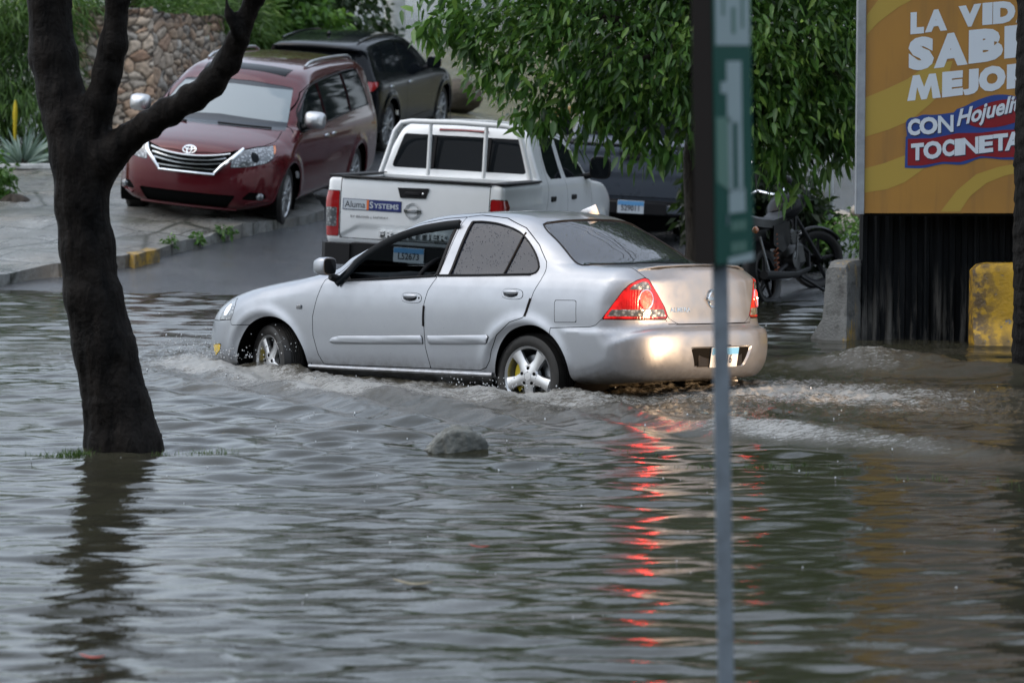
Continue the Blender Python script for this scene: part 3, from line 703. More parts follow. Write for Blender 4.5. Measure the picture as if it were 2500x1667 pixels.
# ---------- the silver saloon ----------
def build_sedan():
    body=Body(PROF,sedan_hw,sedan_warp,sedan_k,.018)
    l,r=POSE['sedan']
    car=thing('saloon_car','silver saloon with lit red tail lamps driving left through the flood water','car',l,r)
    full=Patch(body.V,body.T,body.N); P=M['silver']
    lam=lambda V:np.abs(V[:,1])
    archR=spline([(.275,.10),(.276,.29),(.258,.403),(.21,.515),(.121,.605),(-.003,.650),(-.126,.654),(-.242,.606),(-.334,.525),(-.398,.415),(-.425,.27),(-.43,.10)],.02)
    archF=spline([(2.85,.10),(2.845,.30),(2.829,.38),(2.781,.475),(2.691,.575),(2.576,.632),(2.46,.650),(2.345,.634),(2.24,.578),(2.166,.490),(2.111,.385),(2.091,.279),(2.09,.10)],.02)
    fR,fF=XZ(archR),XZ(archF)
    fwin=[(1.66,.928),(1.72,.975),(1.655,1.098),(1.46,1.228),(1.22,1.312),(.98,1.352),(.832,1.369),(.872,.985)]
    sail=[(1.82,.918),(1.735,1.0),(1.66,1.098),(1.64,1.10),(1.715,.975),(1.655,.926)]
    rwin=[(.697,1.363),(.735,.985),(.243,1.0),(.0,1.008),(-.04,1.02),(-.052,1.055),(.014,1.144),(.123,1.234),(.235,1.297),(.429,1.346),(.60,1.363)]
    win=lambda V:np.minimum(XZ(fwin)(V),XZ(rwin)(V))
    glassR=mirror_x([(-.575,0.0),(-.555,.25),(-.51,.48),(-.44,.675),(-.395,.69),(-.12,.60),(.105,.515),(.088,.42),(.03,.2),(.01,0)])
    glassF=mirror_x([(2.015,0),(1.99,.3),(1.90,.55),(1.79,.672),(1.74,.675),(1.42,.575),(1.20,.515),(1.26,.3),(1.29,0)])
    fGR=lambda V:np.maximum(sdpoly(np.array(glassR),V[:,0],V[:,1]),1.04-V[:,2])
    fGF=lambda V:np.maximum(sdpoly(np.array(glassF),V[:,0],V[:,1]),1.0-V[:,2])
    # inner shell behind the shut lines
    inner=full.cut(np.minimum(fR(full.V),fF(full.V))-.006)[1]
    inner=inner.cut(np.minimum(np.minimum(win(inner.V),fGF(inner.V)),fGR(inner.V))-.004)[1].move(-.014)
    pobj('inner_shell',inner,M['dark'],car)
    s=full.cut(fR(full.V))[1]; s=s.cut(fF(s.V))[1]
    # glazing
    w,s=s.cut(XZ(sail)(s.V))
    for sg in (1,-1): pobj('sail_panel',w.side(sg).move(.004),M['black'],car)
    w,s=s.cut(XZ(fwin)(s.V)); far=w.side(-1); pobj('side_window',far.move(-.006),M['pane'],car)
    near=w.side(1)
    top=np.array([(1.80,.93),(1.735,1.0),(1.655,1.098),(1.46,1.228),(1.22,1.312),(.98,1.352),(.80,1.371)])
    vis=flank_line(body,[tuple(q) for q in top-np.array([.006,.028])],1,.03,.022)
    w,s=s.cut(XZ(rwin)(s.V)); 
    div=XZ([(.243,.99),(.228,.99),(.160,1.29),(.175,1.29)])
    q=XZ([(.236,.9),(.168,1.30),(.16,1.5),(-.4,1.5),(-.4,.9)])
    for sg in (1,-1):
        ww=w.side(sg); a,b=ww.cut(q(ww.V)); pobj('quarter_window',a.move(-.005),M['tint'],car); pobj('rear_side_window',b.move(-.005),M['tint'],car)
    w,s=s.cut(fGR(s.V)); rg=pobj('rear_window',w.move(-.003),M['tint_rear'],car)
    w,s=s.cut(fGF(s.V)); pobj('windscreen',w.move(-.003),M['pane'],car)
    # lamps
    lampP=np.array([(.148,.714),(.02,.840),(-.045,.905),(-.112,.95),(-.19,.98),(-.27,.995),(-.305,.985),(-.387,.892),(-.468,.795),(-.50,.735),(-.492,.718)])
    fL=lambda V:np.maximum(sdpoly(lampP,V[:,0]+lam(V),V[:,2]),V[:,0]+.45)
    lamp,s=split(s,fL,.0025)
    clr=np.array([(-.10,.915),(-.15,.945),(-.245,.972),(-.295,.966),(-.338,.914)])
    bot=np.array([(.108,.734),(.052,.779),(-.455,.784),(-.484,.733)])
    for sg in (1,-1):
        L=lamp.side(sg)
        U=lambda V:V[:,0]+lam(V)
        cir,L=L.cut(np.hypot((U(L.V)+.280)/1.0,(L.V[:,2]-.848)/.60*.60)-.060)
        c1,L=L.cut(sdpoly(clr,U(L.V),L.V[:,2])); c2,L=L.cut(sdpoly(bot,U(L.V),L.V[:,2]))
        lo=pobj('tail_lamp',L,M['brake_glow'],car)
        pobj('brake_light',cir.move(.003),M['brake_light'],lo); pobj('reversing_lens',c1,M['lens'],lo); pobj('reversing_lens',c2,M['lens'],lo)
        ring=[]
        for k in range(33):
            a=2*pi*k/32; u=-.280+.066*cos(a); zz=.848+.066*sin(a)
            yy=np.linspace(.25,.86,245); f=body.F(u-yy,yy,np.full(245,zz)); i=int(np.argmax(f>0)); ring.append((u-yy[i],sg*yy[i]+sg*.002,zz))
        MB().tube(ring,.005,6,False).build('lamp_ring',M['chrome'],lo)
    headP=np.array([(-2.275,.605),(-2.255,.668),(-2.225,.745),(-2.15,.775),(-2.05,.718),(-2.03,.663),(-2.05,.612)])
    fH=lambda V:np.maximum(sdpoly(headP,lam(V)-V[:,0],V[:,2]),2.5-V[:,0])
    lamp,s=split(s,fH,.0025)
    for sg in (1,-1):
        L=lamp.side(sg); ho=pobj('headlight',L,M['lens'],car)
        a,_=L.cut(np.hypot(lam(L.V)-L.V[:,0]+2.17,L.V[:,2]-.685)-.045); pobj('headlight_bulb',a.move(.002),M['headlamp_lit'],ho)
    fogP=np.array([(-2.43,.418),(-2.205,.427),(-2.243,.377),(-2.374,.330),(-2.42,.345)])
    fF2=lambda V:np.maximum(sdpoly(fogP,lam(V)-V[:,0],V[:,2]),2.5-V[:,0])
    lamp,s=split(s,fF2,.002)
    for sg in (1,-1): pobj('fog_lamp',lamp.side(sg).move(.003),M['yellow'],car)
    # bumpers
    zs=lut((-.2,.720),(.148,.712),(.2,.672),(.245,.659),(.62,.641),(1.2,.64))
    def fRB(V):
        u=V[:,0]+lam(V); z0=np.where(u<-.49,.682,np.where(u<.148,.712,np.interp(u,[.148,.2,.245,.62],[.712,.672,.659,.641])))
        z0=np.where(lam(V)<.40,.679,z0)
        return np.maximum(V[:,2]-z0,V[:,0]+.25)
    b,s=split(s,fRB,.0025)
    recess=lambda V:np.maximum(sdpoly(np.array(mirror_x([(.378,0),(.378,0)])[:0]+[(-.355,.528),(.355,.528),(.285,.383),(-.285,.383)]),V[:,1],V[:,2]),V[:,0]+.9)
    rc,b=b.cut(recess(b.V)); d=np.clip(-recess(rc.V)/.035,0,1); rc=Patch(rc.V+np.array([.045,0,0])*d[:,None],rc.T,rc.N); rc.N=vnormals(rc.V,rc.T)
    bo=pobj('rear_bumper',b,P,car); pobj('plate_recess',rc,P,bo)
    MB().tube([(-1.066,-.36,.530),(-1.098,0,.533),(-1.066,.36,.530)],.006,6).build('recess_lip',M['black'],bo)
    MB().box((-1.062,.0,.455),(.02,.50,.13),None,.004).build('plate_backing',M['black'],bo)
    plate(bo,(-1.088,-.02,.452),(0,-1,0.0),(-.15,0,1),.31,.14,'     16')
    fFB=lambda V:np.maximum(V[:,2]-np.interp(lam(V)-V[:,0],[-3.4,-2.3,-2.06,-2.04,-1.8],[.60,.60,.612,.572,.58]),2.5-V[:,0])
    b,s=split(s,fFB,.0025); fb=pobj('front_bumper',b,P,car)
    MB().box((3.44,0,.36),(.04,.9,.12),None,.01).build('grille',M['black'],fb)
    # boot lid
    yb=lambda z:np.interp(z,[.679,.723,.80,.892,.976,1.03,1.2],[.383,.462,.50,.549,.60,.615,.64])
    fT=lambda V:np.maximum(np.maximum(lam(V)-yb(V[:,2]),V[:,0]+.555),.682-V[:,2])
    b,s=split(s,fT,.003); boot=pobj('boot_lid',b,P,car)
    sp=[(-.80,.60,1.050),(-.86,.45,1.072),(-.905,.2,1.083),(-.915,0,1.085),(-.905,-.2,1.083),(-.86,-.45,1.072),(-.80,-.60,1.050)]
    MB().tube(sp,.016,8,True,.55).build('spoiler',M['silver'],boot)
    MB().tube([(x-.012,y,z-.016) for x,y,z in sp],.006,6).build('spoiler_edge',M['black'],boot)
    # emblem and name
    ez=.852; ex=-1.004
    e=MB().lathe([(.052,.0),(.056,.006),(.062,.006),(.066,.0)],28,'x',(ex-.006,0,ez)); e.box((ex-.008,0,ez),(.008,.15,.022),None,.003); e.build('emblem',M['chrome'],boot)
    tv,tf=text_geo('ALMERA',.044,bold=.01,sx=1.15,spacing=1.05); tV=[]
    for a,b,_ in tv:
        yy,zz=.352-a,.777+b; xx=np.linspace(-1.2,-.8,401); f=body.F(xx,np.full(401,yy),np.full(401,zz)); tV.append((xx[int(np.argmax(f<0))]-.003,yy,zz))
    mesh_obj('model_lettering',tV,tf,M['chrome'],boot,False)
    # bonnet
    bon=np.array(mirror_x([(2.06,0.0),(2.0,.35),(1.955,.60),(2.02,.70),(2.5,.715),(2.9,.64),(3.14,.52),(3.27,.3),(3.30,0)]))
    fB=lambda V:np.maximum(sdpoly(bon,V[:,0],V[:,1]),.70-V[:,2])
    b,s=split(s,fB,.003); pobj('bonnet',b,P,car)
    # doors
    fd=[(1.905,.95),(1.939,.927),(1.99,.792),(2.028,.657),(2.027,.522),(1.982,.385),(1.934,.318),(1.90,.312),(.873,.321),(.917,.473),(.925,.612),(.929,.779),(.906,.872),(.852,.961),(.787,1.398),(.98,1.385),(1.23,1.345),(1.48,1.258),(1.68,1.12),(1.83,.985)]
    rd=[(.873,.321),(.917,.473),(.925,.612),(.929,.779),(.906,.872),(.852,.961),(.787,1.398),(.664,1.412),(.40,1.392),(.188,1.325),(.012,1.208),(-.107,1.092),(-.124,1.038),(-.114,.966),(-.075,.884),(-.035,.748),(-.005,.705),(.111,.672),(.234,.578),(.293,.466),(.31,.402),(.345,.345),(.40,.325)]
    mf=[(1.863,.486),(1.835,.510),(1.762,.527),(.943,.556),(.935,.490),(1.804,.464),(1.844,.472)]
    mr=[(.898,.556),(.62,.566),(.318,.578),(.305,.56),(.325,.515),(.345,.508),(.62,.497),(.888,.490)]
    for nm,poly,mo,hx,hz in (('front_door',fd,mf,1.053,.818),('rear_door',rd,mr,.115,.866)):
        D,s=split(s,XZ(poly),.0028)
        for sg in (1,-1):
            d=D.side(sg); mm,d=d.cut(XZ(mo)(d.V)+.0015)
            hp=[(hx+.098*np.sign(cos(a))*abs(cos(a))**.7,hz+.036*np.sign(sin(a))*abs(sin(a))**.7+.004*cos(a)) for a in [2*pi*i/36 for i in range(36)]]
            g=XZ(hp); hd,d=split(d,g,.0015)
            do=pobj(nm,d,P,car); pobj('door_moulding',raise_panel(mm,XZ(mo),.014,.012),P,do)
            ig=XZ([(hx+.012+.068*cos(a),hz+.026*sin(a)) for a in [2*pi*i/30 for i in range(30)]])
            cup,rim=hd.cut(ig(hd.V)); cup=cup.move(-.022*np.clip(-ig(cup.V)/.02,0,1)); cup.N=vnormals(cup.V,cup.T)
            ho=pobj('door_handle',rim.move(.003),P,do); pobj('handle_cup',cup,M['silver'],ho)
            c=surf_pt(body,hx+.012,hz+.012,sg); MB().ball((c.x+.004,c.y+sg*.004,c.z),(.072,.014,.017),16,10).build('handle_grip',P,ho)
            if nm=='front_door': kc=surf_pt(body,hx-.073,hz,sg); MB().ball((kc.x,kc.y,kc.z),(.009,.008,.009),10,6).build('keyhole',M['dark'],ho)
    ff=XZ([(-.272,.832),(-.462,.835),(-.472,.686),(-.282,.681)]); fl,s=split(s,lambda V:np.where(V[:,1]>0,ff(V),9),.002); pobj('fuel_flap',fl,P,car)
    pobj('body',s,P,car)
    # trims, seals, tubes on the flanks
    for sg in (1,-1):
        t=MB()
        t.tube(flank_line(body,[(1.80,.926),(1.4,.946),(.86,.980)],sg,.05,.004),.012,6,True,.6)
        t.tube(flank_line(body,[(.845,.982),(.5,.99),(.243,.998),(0,1.006)],sg,.05,.004),.012,6,True,.6)
        t.tube(flank_line(body,[(.86,.985),(.845,1.2),(.822,1.369)],sg,.05,.003),.014,6,True,.5)
        t.tube(flank_line(body,[(.742,.985),(.722,1.2),(.70,1.363)],sg,.05,.003),.012,6,True,.5)
        t.tube(flank_line(body,[(.70,1.365),(.60,1.366),(.429,1.349),(.235,1.300),(.123,1.237),(.014,1.147),(-.054,1.055),(-.04,1.018),(0,1.006)],sg,.03,.002),.007,6,True)
        t.tube(flank_line(body,[(.243,1.0),(.168,1.293)],sg,.05,.001),.007,6,True)
        t.tube(flank_line(body,[(1.80,.935),(1.735,1.005),(1.66,1.102),(1.46,1.232),(1.22,1.316),(.98,1.356),(.83,1.371)],sg,.04,.002),.009,6,True)
        t.build('window_trim',M['rubber'],car)
        MB().tube([(x,y+sg*.0,z) if sg>0 else (x,-y,z) for x,y,z in vis],.030,8,True,.35,(0,1,0)).build('window_visor',M['tint_dry'],car)
        sl=MB()
        sl.tube(flank_line(body,[(2.08,.292),(1.6,.292),(.9,.295),(.30,.298)],sg,.1,.004),.018,8,True); sl.build('sill',P,car)
        for wx,wr in ((-.06,.375),(2.47,.385)): w=MB(); well(w,wx,.29,wr,sg*.80,sg*.42); w.build('wheel_well',M['dark'],car)
        # rubber door-edge guards with splashes of mud
        MB().tube(flank_line(body,[(.931,.62),(.932,.69),(.928,.765)],sg,.03,.004),.007,6).build('door_edge_guard',M['black'],car)
        MB().tube(flank_line(body,[(-.018,.715),(-.03,.76),(-.055,.84)],sg,.03,.004),.007,6).build('door_edge_guard',M['black'],car)
        c=surf_pt(body,2.165,.727,sg); MB().box((c.x,c.y+sg*.004,c.z),(.055,.014,.032),None,.006).build('side_repeater',M['lens'],car)
        MB().box((2.06,sg*.74,.27),(.02,.16,.22),None,.006).build('mud_flap',M['black'],car)
        c=surf_pt(body,1.78,.945,sg); mo=door_mirror(car,(c.x+.05,c.y+sg*.115,c.z+.085),(.13,.17,.135),sg,'silver',True,sg*.15)
        MB().tube([(c.x+.02,c.y-sg*.01,c.z-.015),(c.x+.045,c.y+sg*.07,c.z+.012)],[.032,.028],8).build('mirror_stalk',M['black'],mo)
    # shark-fin aerial
    MB().add([(.20,0,1.448),(.04,.028,1.428),(.04,-.028,1.428),(.055,0,1.50),(.09,.014,1.475),(.09,-.014,1.475),(.16,0,1.465)],[(0,1,4),(0,4,6),(4,1,3),(6,4,3),(0,6,5),(0,5,2),(6,3,5),(5,3,2),(1,2,3),(0,2,1)]).build('roof_aerial',plain('white_aerial',(.7,.71,.72),.25),car,True,False)
    MB().box((-.78,-.45,.27),(.22,.07,.07),None,.03).build('exhaust_pipe',M['steel'],car)
    # glass surrounds
    gt=MB(); pts=[]
    for (x,y) in spline(glassR,.05):
        z=np.linspace(1.0,1.5,251); f=body.F(np.full(251,x),np.full(251,y),z); i=int(np.argmax(f>0)); pts.append((x,y,z[i]+.0005))
    gt.tube(pts+[pts[0]],.006,6,False); gt.build('rear_window_seal',M['rubber'],car)
    # cabin
    cab=MB(); cab.prism([(2.05,.60),(2.05,.93),(1.85,.985),(1.55,.965),(1.42,.90),(1.42,.60)],-.66,.66,'y'); cab.ball((1.50,.36,.945),(.16,.22,.055)); cab.build('dashboard',M['interior'],car)
    sw=MB(); c0=Vector((1.27,.36,.93)); ax=Matrix.Rotation(rad(62),3,'Y')
    ring=[tuple(c0+ax@Vector((.185*cos(a),.185*sin(a),0))) for a in [2*pi*k/32 for k in range(33)]]
    sw.tube(ring,.017,8,False); sw.ball(tuple(c0),(.05,.09,.07)); sw.box(tuple(c0),(.03,.34,.03),None,.008); sw.build('steering_wheel',M['interior'],car)
    for y in (.36,-.36):
        st=MB(); st.box((.95,y,.50),(.5,.48,.16),None,.06); st.box((.62,y,.80),(.14,.46,.62),Matrix.Translation((.62,y,.8))@Matrix.Rotation(rad(-14),4,'Y')@Matrix.Translation((-.62,-y,-.8)),.06); st.box((.55,y,1.18),(.10,.26,.18),None,.04); st.build('seat',M['interior'],car)
    MB().box((-.2,0,.95),(.5,1.3,.10),None,.03).build('parcel_shelf',M['interior'],car)
    MB().box((-.42,.05,1.06),(.07,.16,.05),None,.012).build('shelf_toy',plain('red_cloth',(.35,.03,.04),.8),car)
    MB().box((1.32,0,1.245),(.03,.25,.07),None,.02).build('rear_view_mirror',M['interior'],car)
    # wheels
    for sg in (1,-1):
        wheel(car,(0,sg*.79,.298),.298,.205,.19,sg,'five',0,'caliper')
        wheel(car,(2.535,sg*.79,.298),.298,.205,.19,sg,'five',rad(-20),'caliper')
    return body
build_sedan()

VPROF=[(3.30,.20),(3.72,.20),(3.86,.23),(3.925,.31),(3.95,.42),(3.95,.55),(3.935,.68),(3.905,.79),(3.85,.865),(3.74,.925),(3.55,.98),(3.30,1.035),(3.05,1.085),(2.90,1.115),
 (2.70,1.235),(2.45,1.385),(2.20,1.525),(2.02,1.615),(1.85,1.67),(1.6,1.71),(1.2,1.742),(.6,1.755),(0,1.75),(-.5,1.735),(-.80,1.71),(-.95,1.665),(-1.02,1.52),(-1.07,1.25),(-1.09,1.05),(-1.11,.85),(-1.14,.65),(-1.14,.45),(-1.08,.33),(-.9,.28),(-.3,.24),(1.5,.22)]
VHW=lut((.1,.80),(.2,.86),(.3,.945),(.45,.968),(.62,.982),(.78,.985),(.92,.975),(1.02,.952),(1.12,.918),(1.2,.888),(1.4,.815),(1.58,.742),(1.7,.68),(1.8,.6))
def van_hw(x,z):
    w=VHW(z)-.10*np.clip((x-2.9)/1.0,0,1)**2-.03*np.clip((-.4-x)/.7,0,1)**2
    for cx in (0.,3.03):
        r=np.hypot(x-cx,z-.34); w=w+.018*np.exp(-((r-.43)/.05)**2)*(z>.05)
    return w
def van_warp(x,a,z):
    f=np.clip((x-1.4)/.5,0,1); b=np.clip((.3-x)/.4,0,1); q=a/.9; gl=np.clip((z-1.06)/.1,0,1)
    xw=x+f*((.15*q**2+.22*q**5)*(1-gl)+.24*q**2*gl)-b*(.03*q**2+.10*q**4)
    zw=z+.04*(a/.7)**2*np.clip((z-1.4)/.2,0,1)+.05*q**2*np.clip((x-2.7)/.4,0,1)*np.clip((z-.7)/.2,0,1)
    return xw,zw
def van_k(x,z): return .10+.16*np.clip((x-3.0)/.6,0,1)*np.clip((1.3-z)/.3,0,1)+.06*np.clip((-.5-x)/.4,0,1)
KPROF=[(-1.10,.52),(-1.165,.60,0),(-1.185,.80),(-1.19,1.0),(-1.18,1.16),(-1.165,1.205,0),(.20,1.21),(.36,1.215,0),(.40,1.25,0),(.46,1.45),(.53,1.66),(.60,1.745),(.80,1.785),(1.2,1.805),(1.6,1.80),(1.95,1.765),(2.15,1.72),(2.45,1.52),(2.75,1.32),(2.92,1.225),(3.1,1.19),(3.5,1.155),(3.85,1.09),(4.0,1.0),(4.06,.85),(4.08,.6),(4.05,.45),(3.9,.42),(2,.42),(.6,.42),(-.6,.45)]
KHW=lut((.3,.80),(.42,.86),(.55,.895),(.75,.91),(.95,.915),(1.08,.905),(1.18,.885),(1.25,.85),(1.4,.785),(1.6,.705),(1.72,.65),(1.82,.58))
def pick_hw(x,z):
    w=KHW(z)
    bed=np.clip((.40-x)/.04,0,1)*np.clip((z-1.0)/.1,0,1); w=w*(1-bed)+bed*.895
    for cx in (0.,3.15):
        r=np.hypot(x-cx,z-.37); w=w+.03*np.exp(-((r-.44)/.06)**2)*(z>.1)
    w=w-.03*np.clip((z-.70)/.2,0,1)*np.exp(-((x-.42)/.05)**2)*0
    return w-.10*np.clip((x-3.3)/.8,0,1)**2
def pick_warp(x,a,z):
    f=np.clip((x-1.6)/.5,0,1); q=a/.9
    return x+f*(.10*q**2+.14*q**5),z+.03*(a/.6)**2*np.clip((z-1.5)/.2,0,1)
def pick_k(x,z): return .06+.08*np.clip((z-1.3)/.3,0,1)*0+.12*np.clip((x-3.3)/.5,0,1)
def bed_cut(f,x,a,z):
    c=np.maximum(np.maximum(np.abs(x+.385)-.725,a-.745),.72-z)
    return np.maximum(f,-c)
SPROF=[(3.0,.26),(3.5,.28),(3.62,.35),(3.66,.5),(3.65,.68),(3.58,.82),(3.35,.93),(3.0,1.0),(2.6,1.05),(2.42,1.08),(2.2,1.21),(1.9,1.38),(1.65,1.50),(1.4,1.565),(1.0,1.605),(.5,1.62),(0,1.61),(-.45,1.58),(-.75,1.545),(-.86,1.51),(-.84,1.47),(-.72,1.40),(-.80,1.20),(-.86,1.06),(-.90,.95),(-.91,.75),(-.93,.6),(-.92,.45),(-.85,.34),(-.6,.28),(1.2,.26)]
SHW=lut((.2,.84),(.3,.90),(.5,.925),(.75,.935),(.92,.925),(1.02,.895),(1.08,.865),(1.2,.81),(1.4,.725),(1.52,.66),(1.65,.56))
def suv_hw(x,z):
    w=SHW(z)-.10*np.clip((x-2.8)/.9,0,1)**2-.05*np.clip((-.3-x)/.6,0,1)**2
    for cx in (0.,2.75):
        r=np.hypot(x-cx,z-.36); w=w+.022*np.exp(-((r-.44)/.05)**2)*(z>.1)
    return w
def suv_warp(x,a,z):
    f=np.clip((x-1.2)/.5,0,1); b=np.clip((.3-x)/.4,0,1); q=a/.9
    return x+f*(.14*q**2+.16*q**5)-b*(.05*q**2+.14*q**4),z+.035*(a/.7)**2*np.clip((z-1.3)/.2,0,1)
def suv_k(x,z): return .10+.10*np.clip((x-2.9)/.5,0,1)+.06*np.clip((-.4-x)/.4,0,1)

# ---------- maroon people carrier ----------
def build_van():
    body=Body(VPROF,van_hw,van_warp,van_k,.024,box=1.15); l,r=POSE['van']
    car=thing('people_carrier','maroon people carrier with chrome grille parked facing down the driveway','car',l,r)
    P=M['maroon']; full=Patch(body.V,body.T,body.N); lam=lambda V:np.abs(V[:,1])
    fR=XZ(circ(0,.34,.385)); fF=XZ(circ(3.03,.34,.39))
    # side glass
    fw=[(2.62,1.05),(2.60,1.13),(2.46,1.24),(2.08,1.43),(1.84,1.50),(1.52,1.535),(1.50,1.28),(1.52,1.09)]
    mw=[(1.44,1.095),(1.41,1.33),(1.42,1.54),(.37,1.59),(.32,1.36),(.36,1.14)]
    rw=[(.29,1.145),(.25,1.36),(.28,1.592),(-.30,1.60),(-.44,1.59),(-.545,1.38),(-.575,1.17)]
    ws=mirror_x([(3.09,0),(3.05,.3),(2.95,.62),(2.84,.80),(2.78,.80),(2.5,.745),(2.09,.655),(2.14,.4),(2.17,.0)])
    fW=lambda V:np.maximum(sdpoly(np.array(ws),V[:,0],V[:,1]),1.04-V[:,2])
    allw=lambda V:np.minimum(np.minimum(XZ(fw)(V),XZ(mw)(V)),XZ(rw)(V))
    inner=full.cut(np.minimum(fR(full.V),fF(full.V))-.006)[1].move(-.02); pobj('inner_shell',inner,M['dark'],car)
    s=full.cut(fR(full.V))[1]; s=s.cut(fF(s.V))[1]
    for nm,w_ in (('front_side_window',fw),('middle_side_window',mw),('rear_side_window',rw)):
        g,s=s.cut(XZ(w_)(s.V))
        for sg in (1,-1): pobj(nm,g.side(sg).move(-.005),M['tint_dry'],car)
    g,s=s.cut(fW(s.V)); ba,g=g.cut(1.50-g.V[:,2]-.03*lam(g.V)); bb,g=g.cut(g.V[:,2]-1.185+.05*lam(g.V)); w=pobj('windscreen',g.move(-.004),M['screen'],car); pobj('shade_band',ba.move(-.004),M['shade'],w); pobj('dashboard_glass',bb.move(-.004),M['shade'],w)
    # lamps (seen from three quarters)
    U=lambda V:lam(V)-V[:,0]
    hp=np.array([(-3.39,.69),(-3.36,.77),(-3.28,.84),(-3.14,.885),(-2.85,.918),(-2.45,.935),(-2.51,.875),(-2.64,.80),(-2.79,.755),(-3.10,.715)])
    fH=lambda V:np.maximum(sdpoly(hp,U(V),V[:,2]),2.6-V[:,0])
    L,s=split(s,fH,.003)
    for sg in (1,-1):
        q=L.side(sg); a,q=q.cut(np.hypot((U(q.V)+2.98)*.8,q.V[:,2]-.815)-.055); am,q=q.cut(sdpoly(np.array([(-2.60,.84),(-2.50,.935),(-2.40,.95),(-2.50,.86)]),U(q.V),q.V[:,2]))
        ho=pobj('headlight',q,M['lens'],car); pobj('headlight_projector',a.move(.004),M['tint_dry'],ho); pobj('turn_signal',am.move(.003),M['amber'],ho)
    # grille
    gp=np.array([(-.60,.90),(-.50,.88),(-.30,.815),(0,.79),(.30,.815),(.50,.88),(.60,.90),(.50,.78),(.40,.70),(.32,.615),(0,.605),(-.32,.615),(-.40,.70),(-.50,.78)])
    fG=lambda V:np.maximum(sdpoly(gp,V[:,1],V[:,2]),3.4-V[:,0])
    g,s=s.cut(fG(s.V)); go=pobj('grille',g.move(-.03),M['black'],car)
    def front_pt(y,z,out=.0):
        x=np.linspace(3.0,4.1,551); f=body.F(x,np.full(551,y),np.full(551,z)); i=len(x)-1-int(np.argmax((f<0)[::-1])); return (x[i]+out,y,z)
    bars=MB()
    for k,z in enumerate((.655,.70,.745,.79)):
        wv=.34+.20*(z-.615)/.28; zc=lambda y:z+.06*(y/.5)**2*(1 if z>.68 else .3)
        bars.tube([front_pt(y,zc(y),.004) for y in np.linspace(-wv,wv,15)],.013,6,True,.8)
    bars.build('grille_bars',M['chrome'],go)
    e=MB(); 
    for sg in (1,-1): e.tube([front_pt(sg*y,z,.012) for y,z in ((.57,.90),(.50,.80),(.40,.705),(.325,.62))],[.018,.024,.024,.016],8)
    e.tube([front_pt(y,.608,.012) for y in np.linspace(-.33,.33,9)],.015,8); e.build('grille_surround',M['chrome'],go)
    # emblem: two crossed ovals in a ring
    em=MB(); c=front_pt(0,.852,.006); T=Matrix.Translation(c)@Matrix.Rotation(rad(-32),4,'Y')
    for a,b,ox,oz in ((.075,.052,0,0),(.026,.046,0,-.003),(.062,.022,0,.022)):
        pts=[tuple(T@Vector((0,oy*a+ox,oz+b*oz2))) for oy,oz2 in [(cos(2*pi*k/28),sin(2*pi*k/28)) for k in range(29)]]; em.tube(pts,.008,6,False)
    em.build('emblem',M['chrome'],car)
    # lower mouth, fogs
    mo=np.array([(-.57,.385),(.57,.385),(.47,.235),(-.47,.235)])
    g,s=s.cut(np.maximum(sdpoly(mo,s.V[:,1],s.V[:,2]),3.4-s.V[:,0])); pobj('air_intake',g.move(-.05),M['black'],car)
    MB().tube([front_pt(y,.215,.012) for y in np.linspace(-.56,.56,13)],.020,8,True,.8).build('bumper_lip',P,car)
    for sg in (1,-1):
        fp=np.array([(-3.22,.345),(-3.08,.43),(-2.80,.42),(-2.72,.36),(-2.95,.335)]); f=lambda V:np.maximum(np.maximum(sdpoly(fp,U(V),V[:,2]),3.0-V[:,0]),-sg*V[:,1])
        g,s=s.cut(f(s.V)); po=pobj('fog_lamp_housing',g.move(-.03),M['black'],car)
        q=front_pt(sg*.79,.375,.0); MB().ball((q[0]-.02,q[1],q[2]),(.035,.05,.046),14,10).build('fog_lamp',M['lens'],po)
        MB().tube([front_pt(sg*y,z,.008) for y,z in ((.66,.30),(.76,.325),(.86,.325))],.016,6,True,.8).build('fog_lamp_trim',P,po)
    # bonnet, bumper and doors
    bon=np.array(mirror_x([(3.11,0),(3.07,.3),(2.97,.62),(2.88,.78),(3.2,.80),(3.43,.74),(3.62,.62),(3.77,.50),(3.85,.35),(3.895,0)]))
    g,s=split(s,lambda V:np.maximum(sdpoly(bon,V[:,0],V[:,1]),.80-V[:,2]),.004); pobj('bonnet',g,P,car)
    g,s=split(s,lambda V:np.maximum(V[:,2]-np.interp(U(V),[-3.5,-2.79,-2.5,-2.2],[.9,.75,.83,.70]),3.33-V[:,0]),.003); pobj('front_bumper',g,P,car)
    fd=[(2.80,1.04),(2.86,.95),(2.87,.70),(2.62,.36),(2.52,.28),(1.47,.30),(1.47,1.08),(1.46,1.56),(1.84,1.53),(2.12,1.455),(2.5,1.26),(2.70,1.12)]
    md=[(1.47,.30),(1.47,1.08),(1.46,1.56),(.34,1.615),(.30,1.14),(.34,.75),(.44,.52),(.42,.30)]
    for nm,pl,hx in (('front_door',fd,1.62),('sliding_door',md,1.30)):
        g,s=split(s,XZ(pl),.0035)
        for sg in (1,-1):
            do=pobj(nm,g.side(sg),P,car); c=surf_pt(body,hx,.945,sg); MB().ball((c.x,c.y+sg*.012,c.z),(.10,.016,.020),14,8).build('door_handle',M['chrome'],do)
    sr=np.array(mirror_x([(1.93,0),(1.92,.50),(1.67,.52),(1.67,0)])); g,s=split(s,lambda V:np.maximum(sdpoly(sr,V[:,0],V[:,1]),1.5-V[:,2]),.003); pobj('sunroof',g.move(.002),M['tint_dry'],car)
    tl=np.array([(-.86,1.16),(-1.2,1.16),(-1.2,.82),(-.95,.86)]); g,s=split(s,lambda V:np.maximum(np.maximum(sdpoly(tl,V[:,0],V[:,2]),.62-lam(V)),V[:,0]+.8),.003)
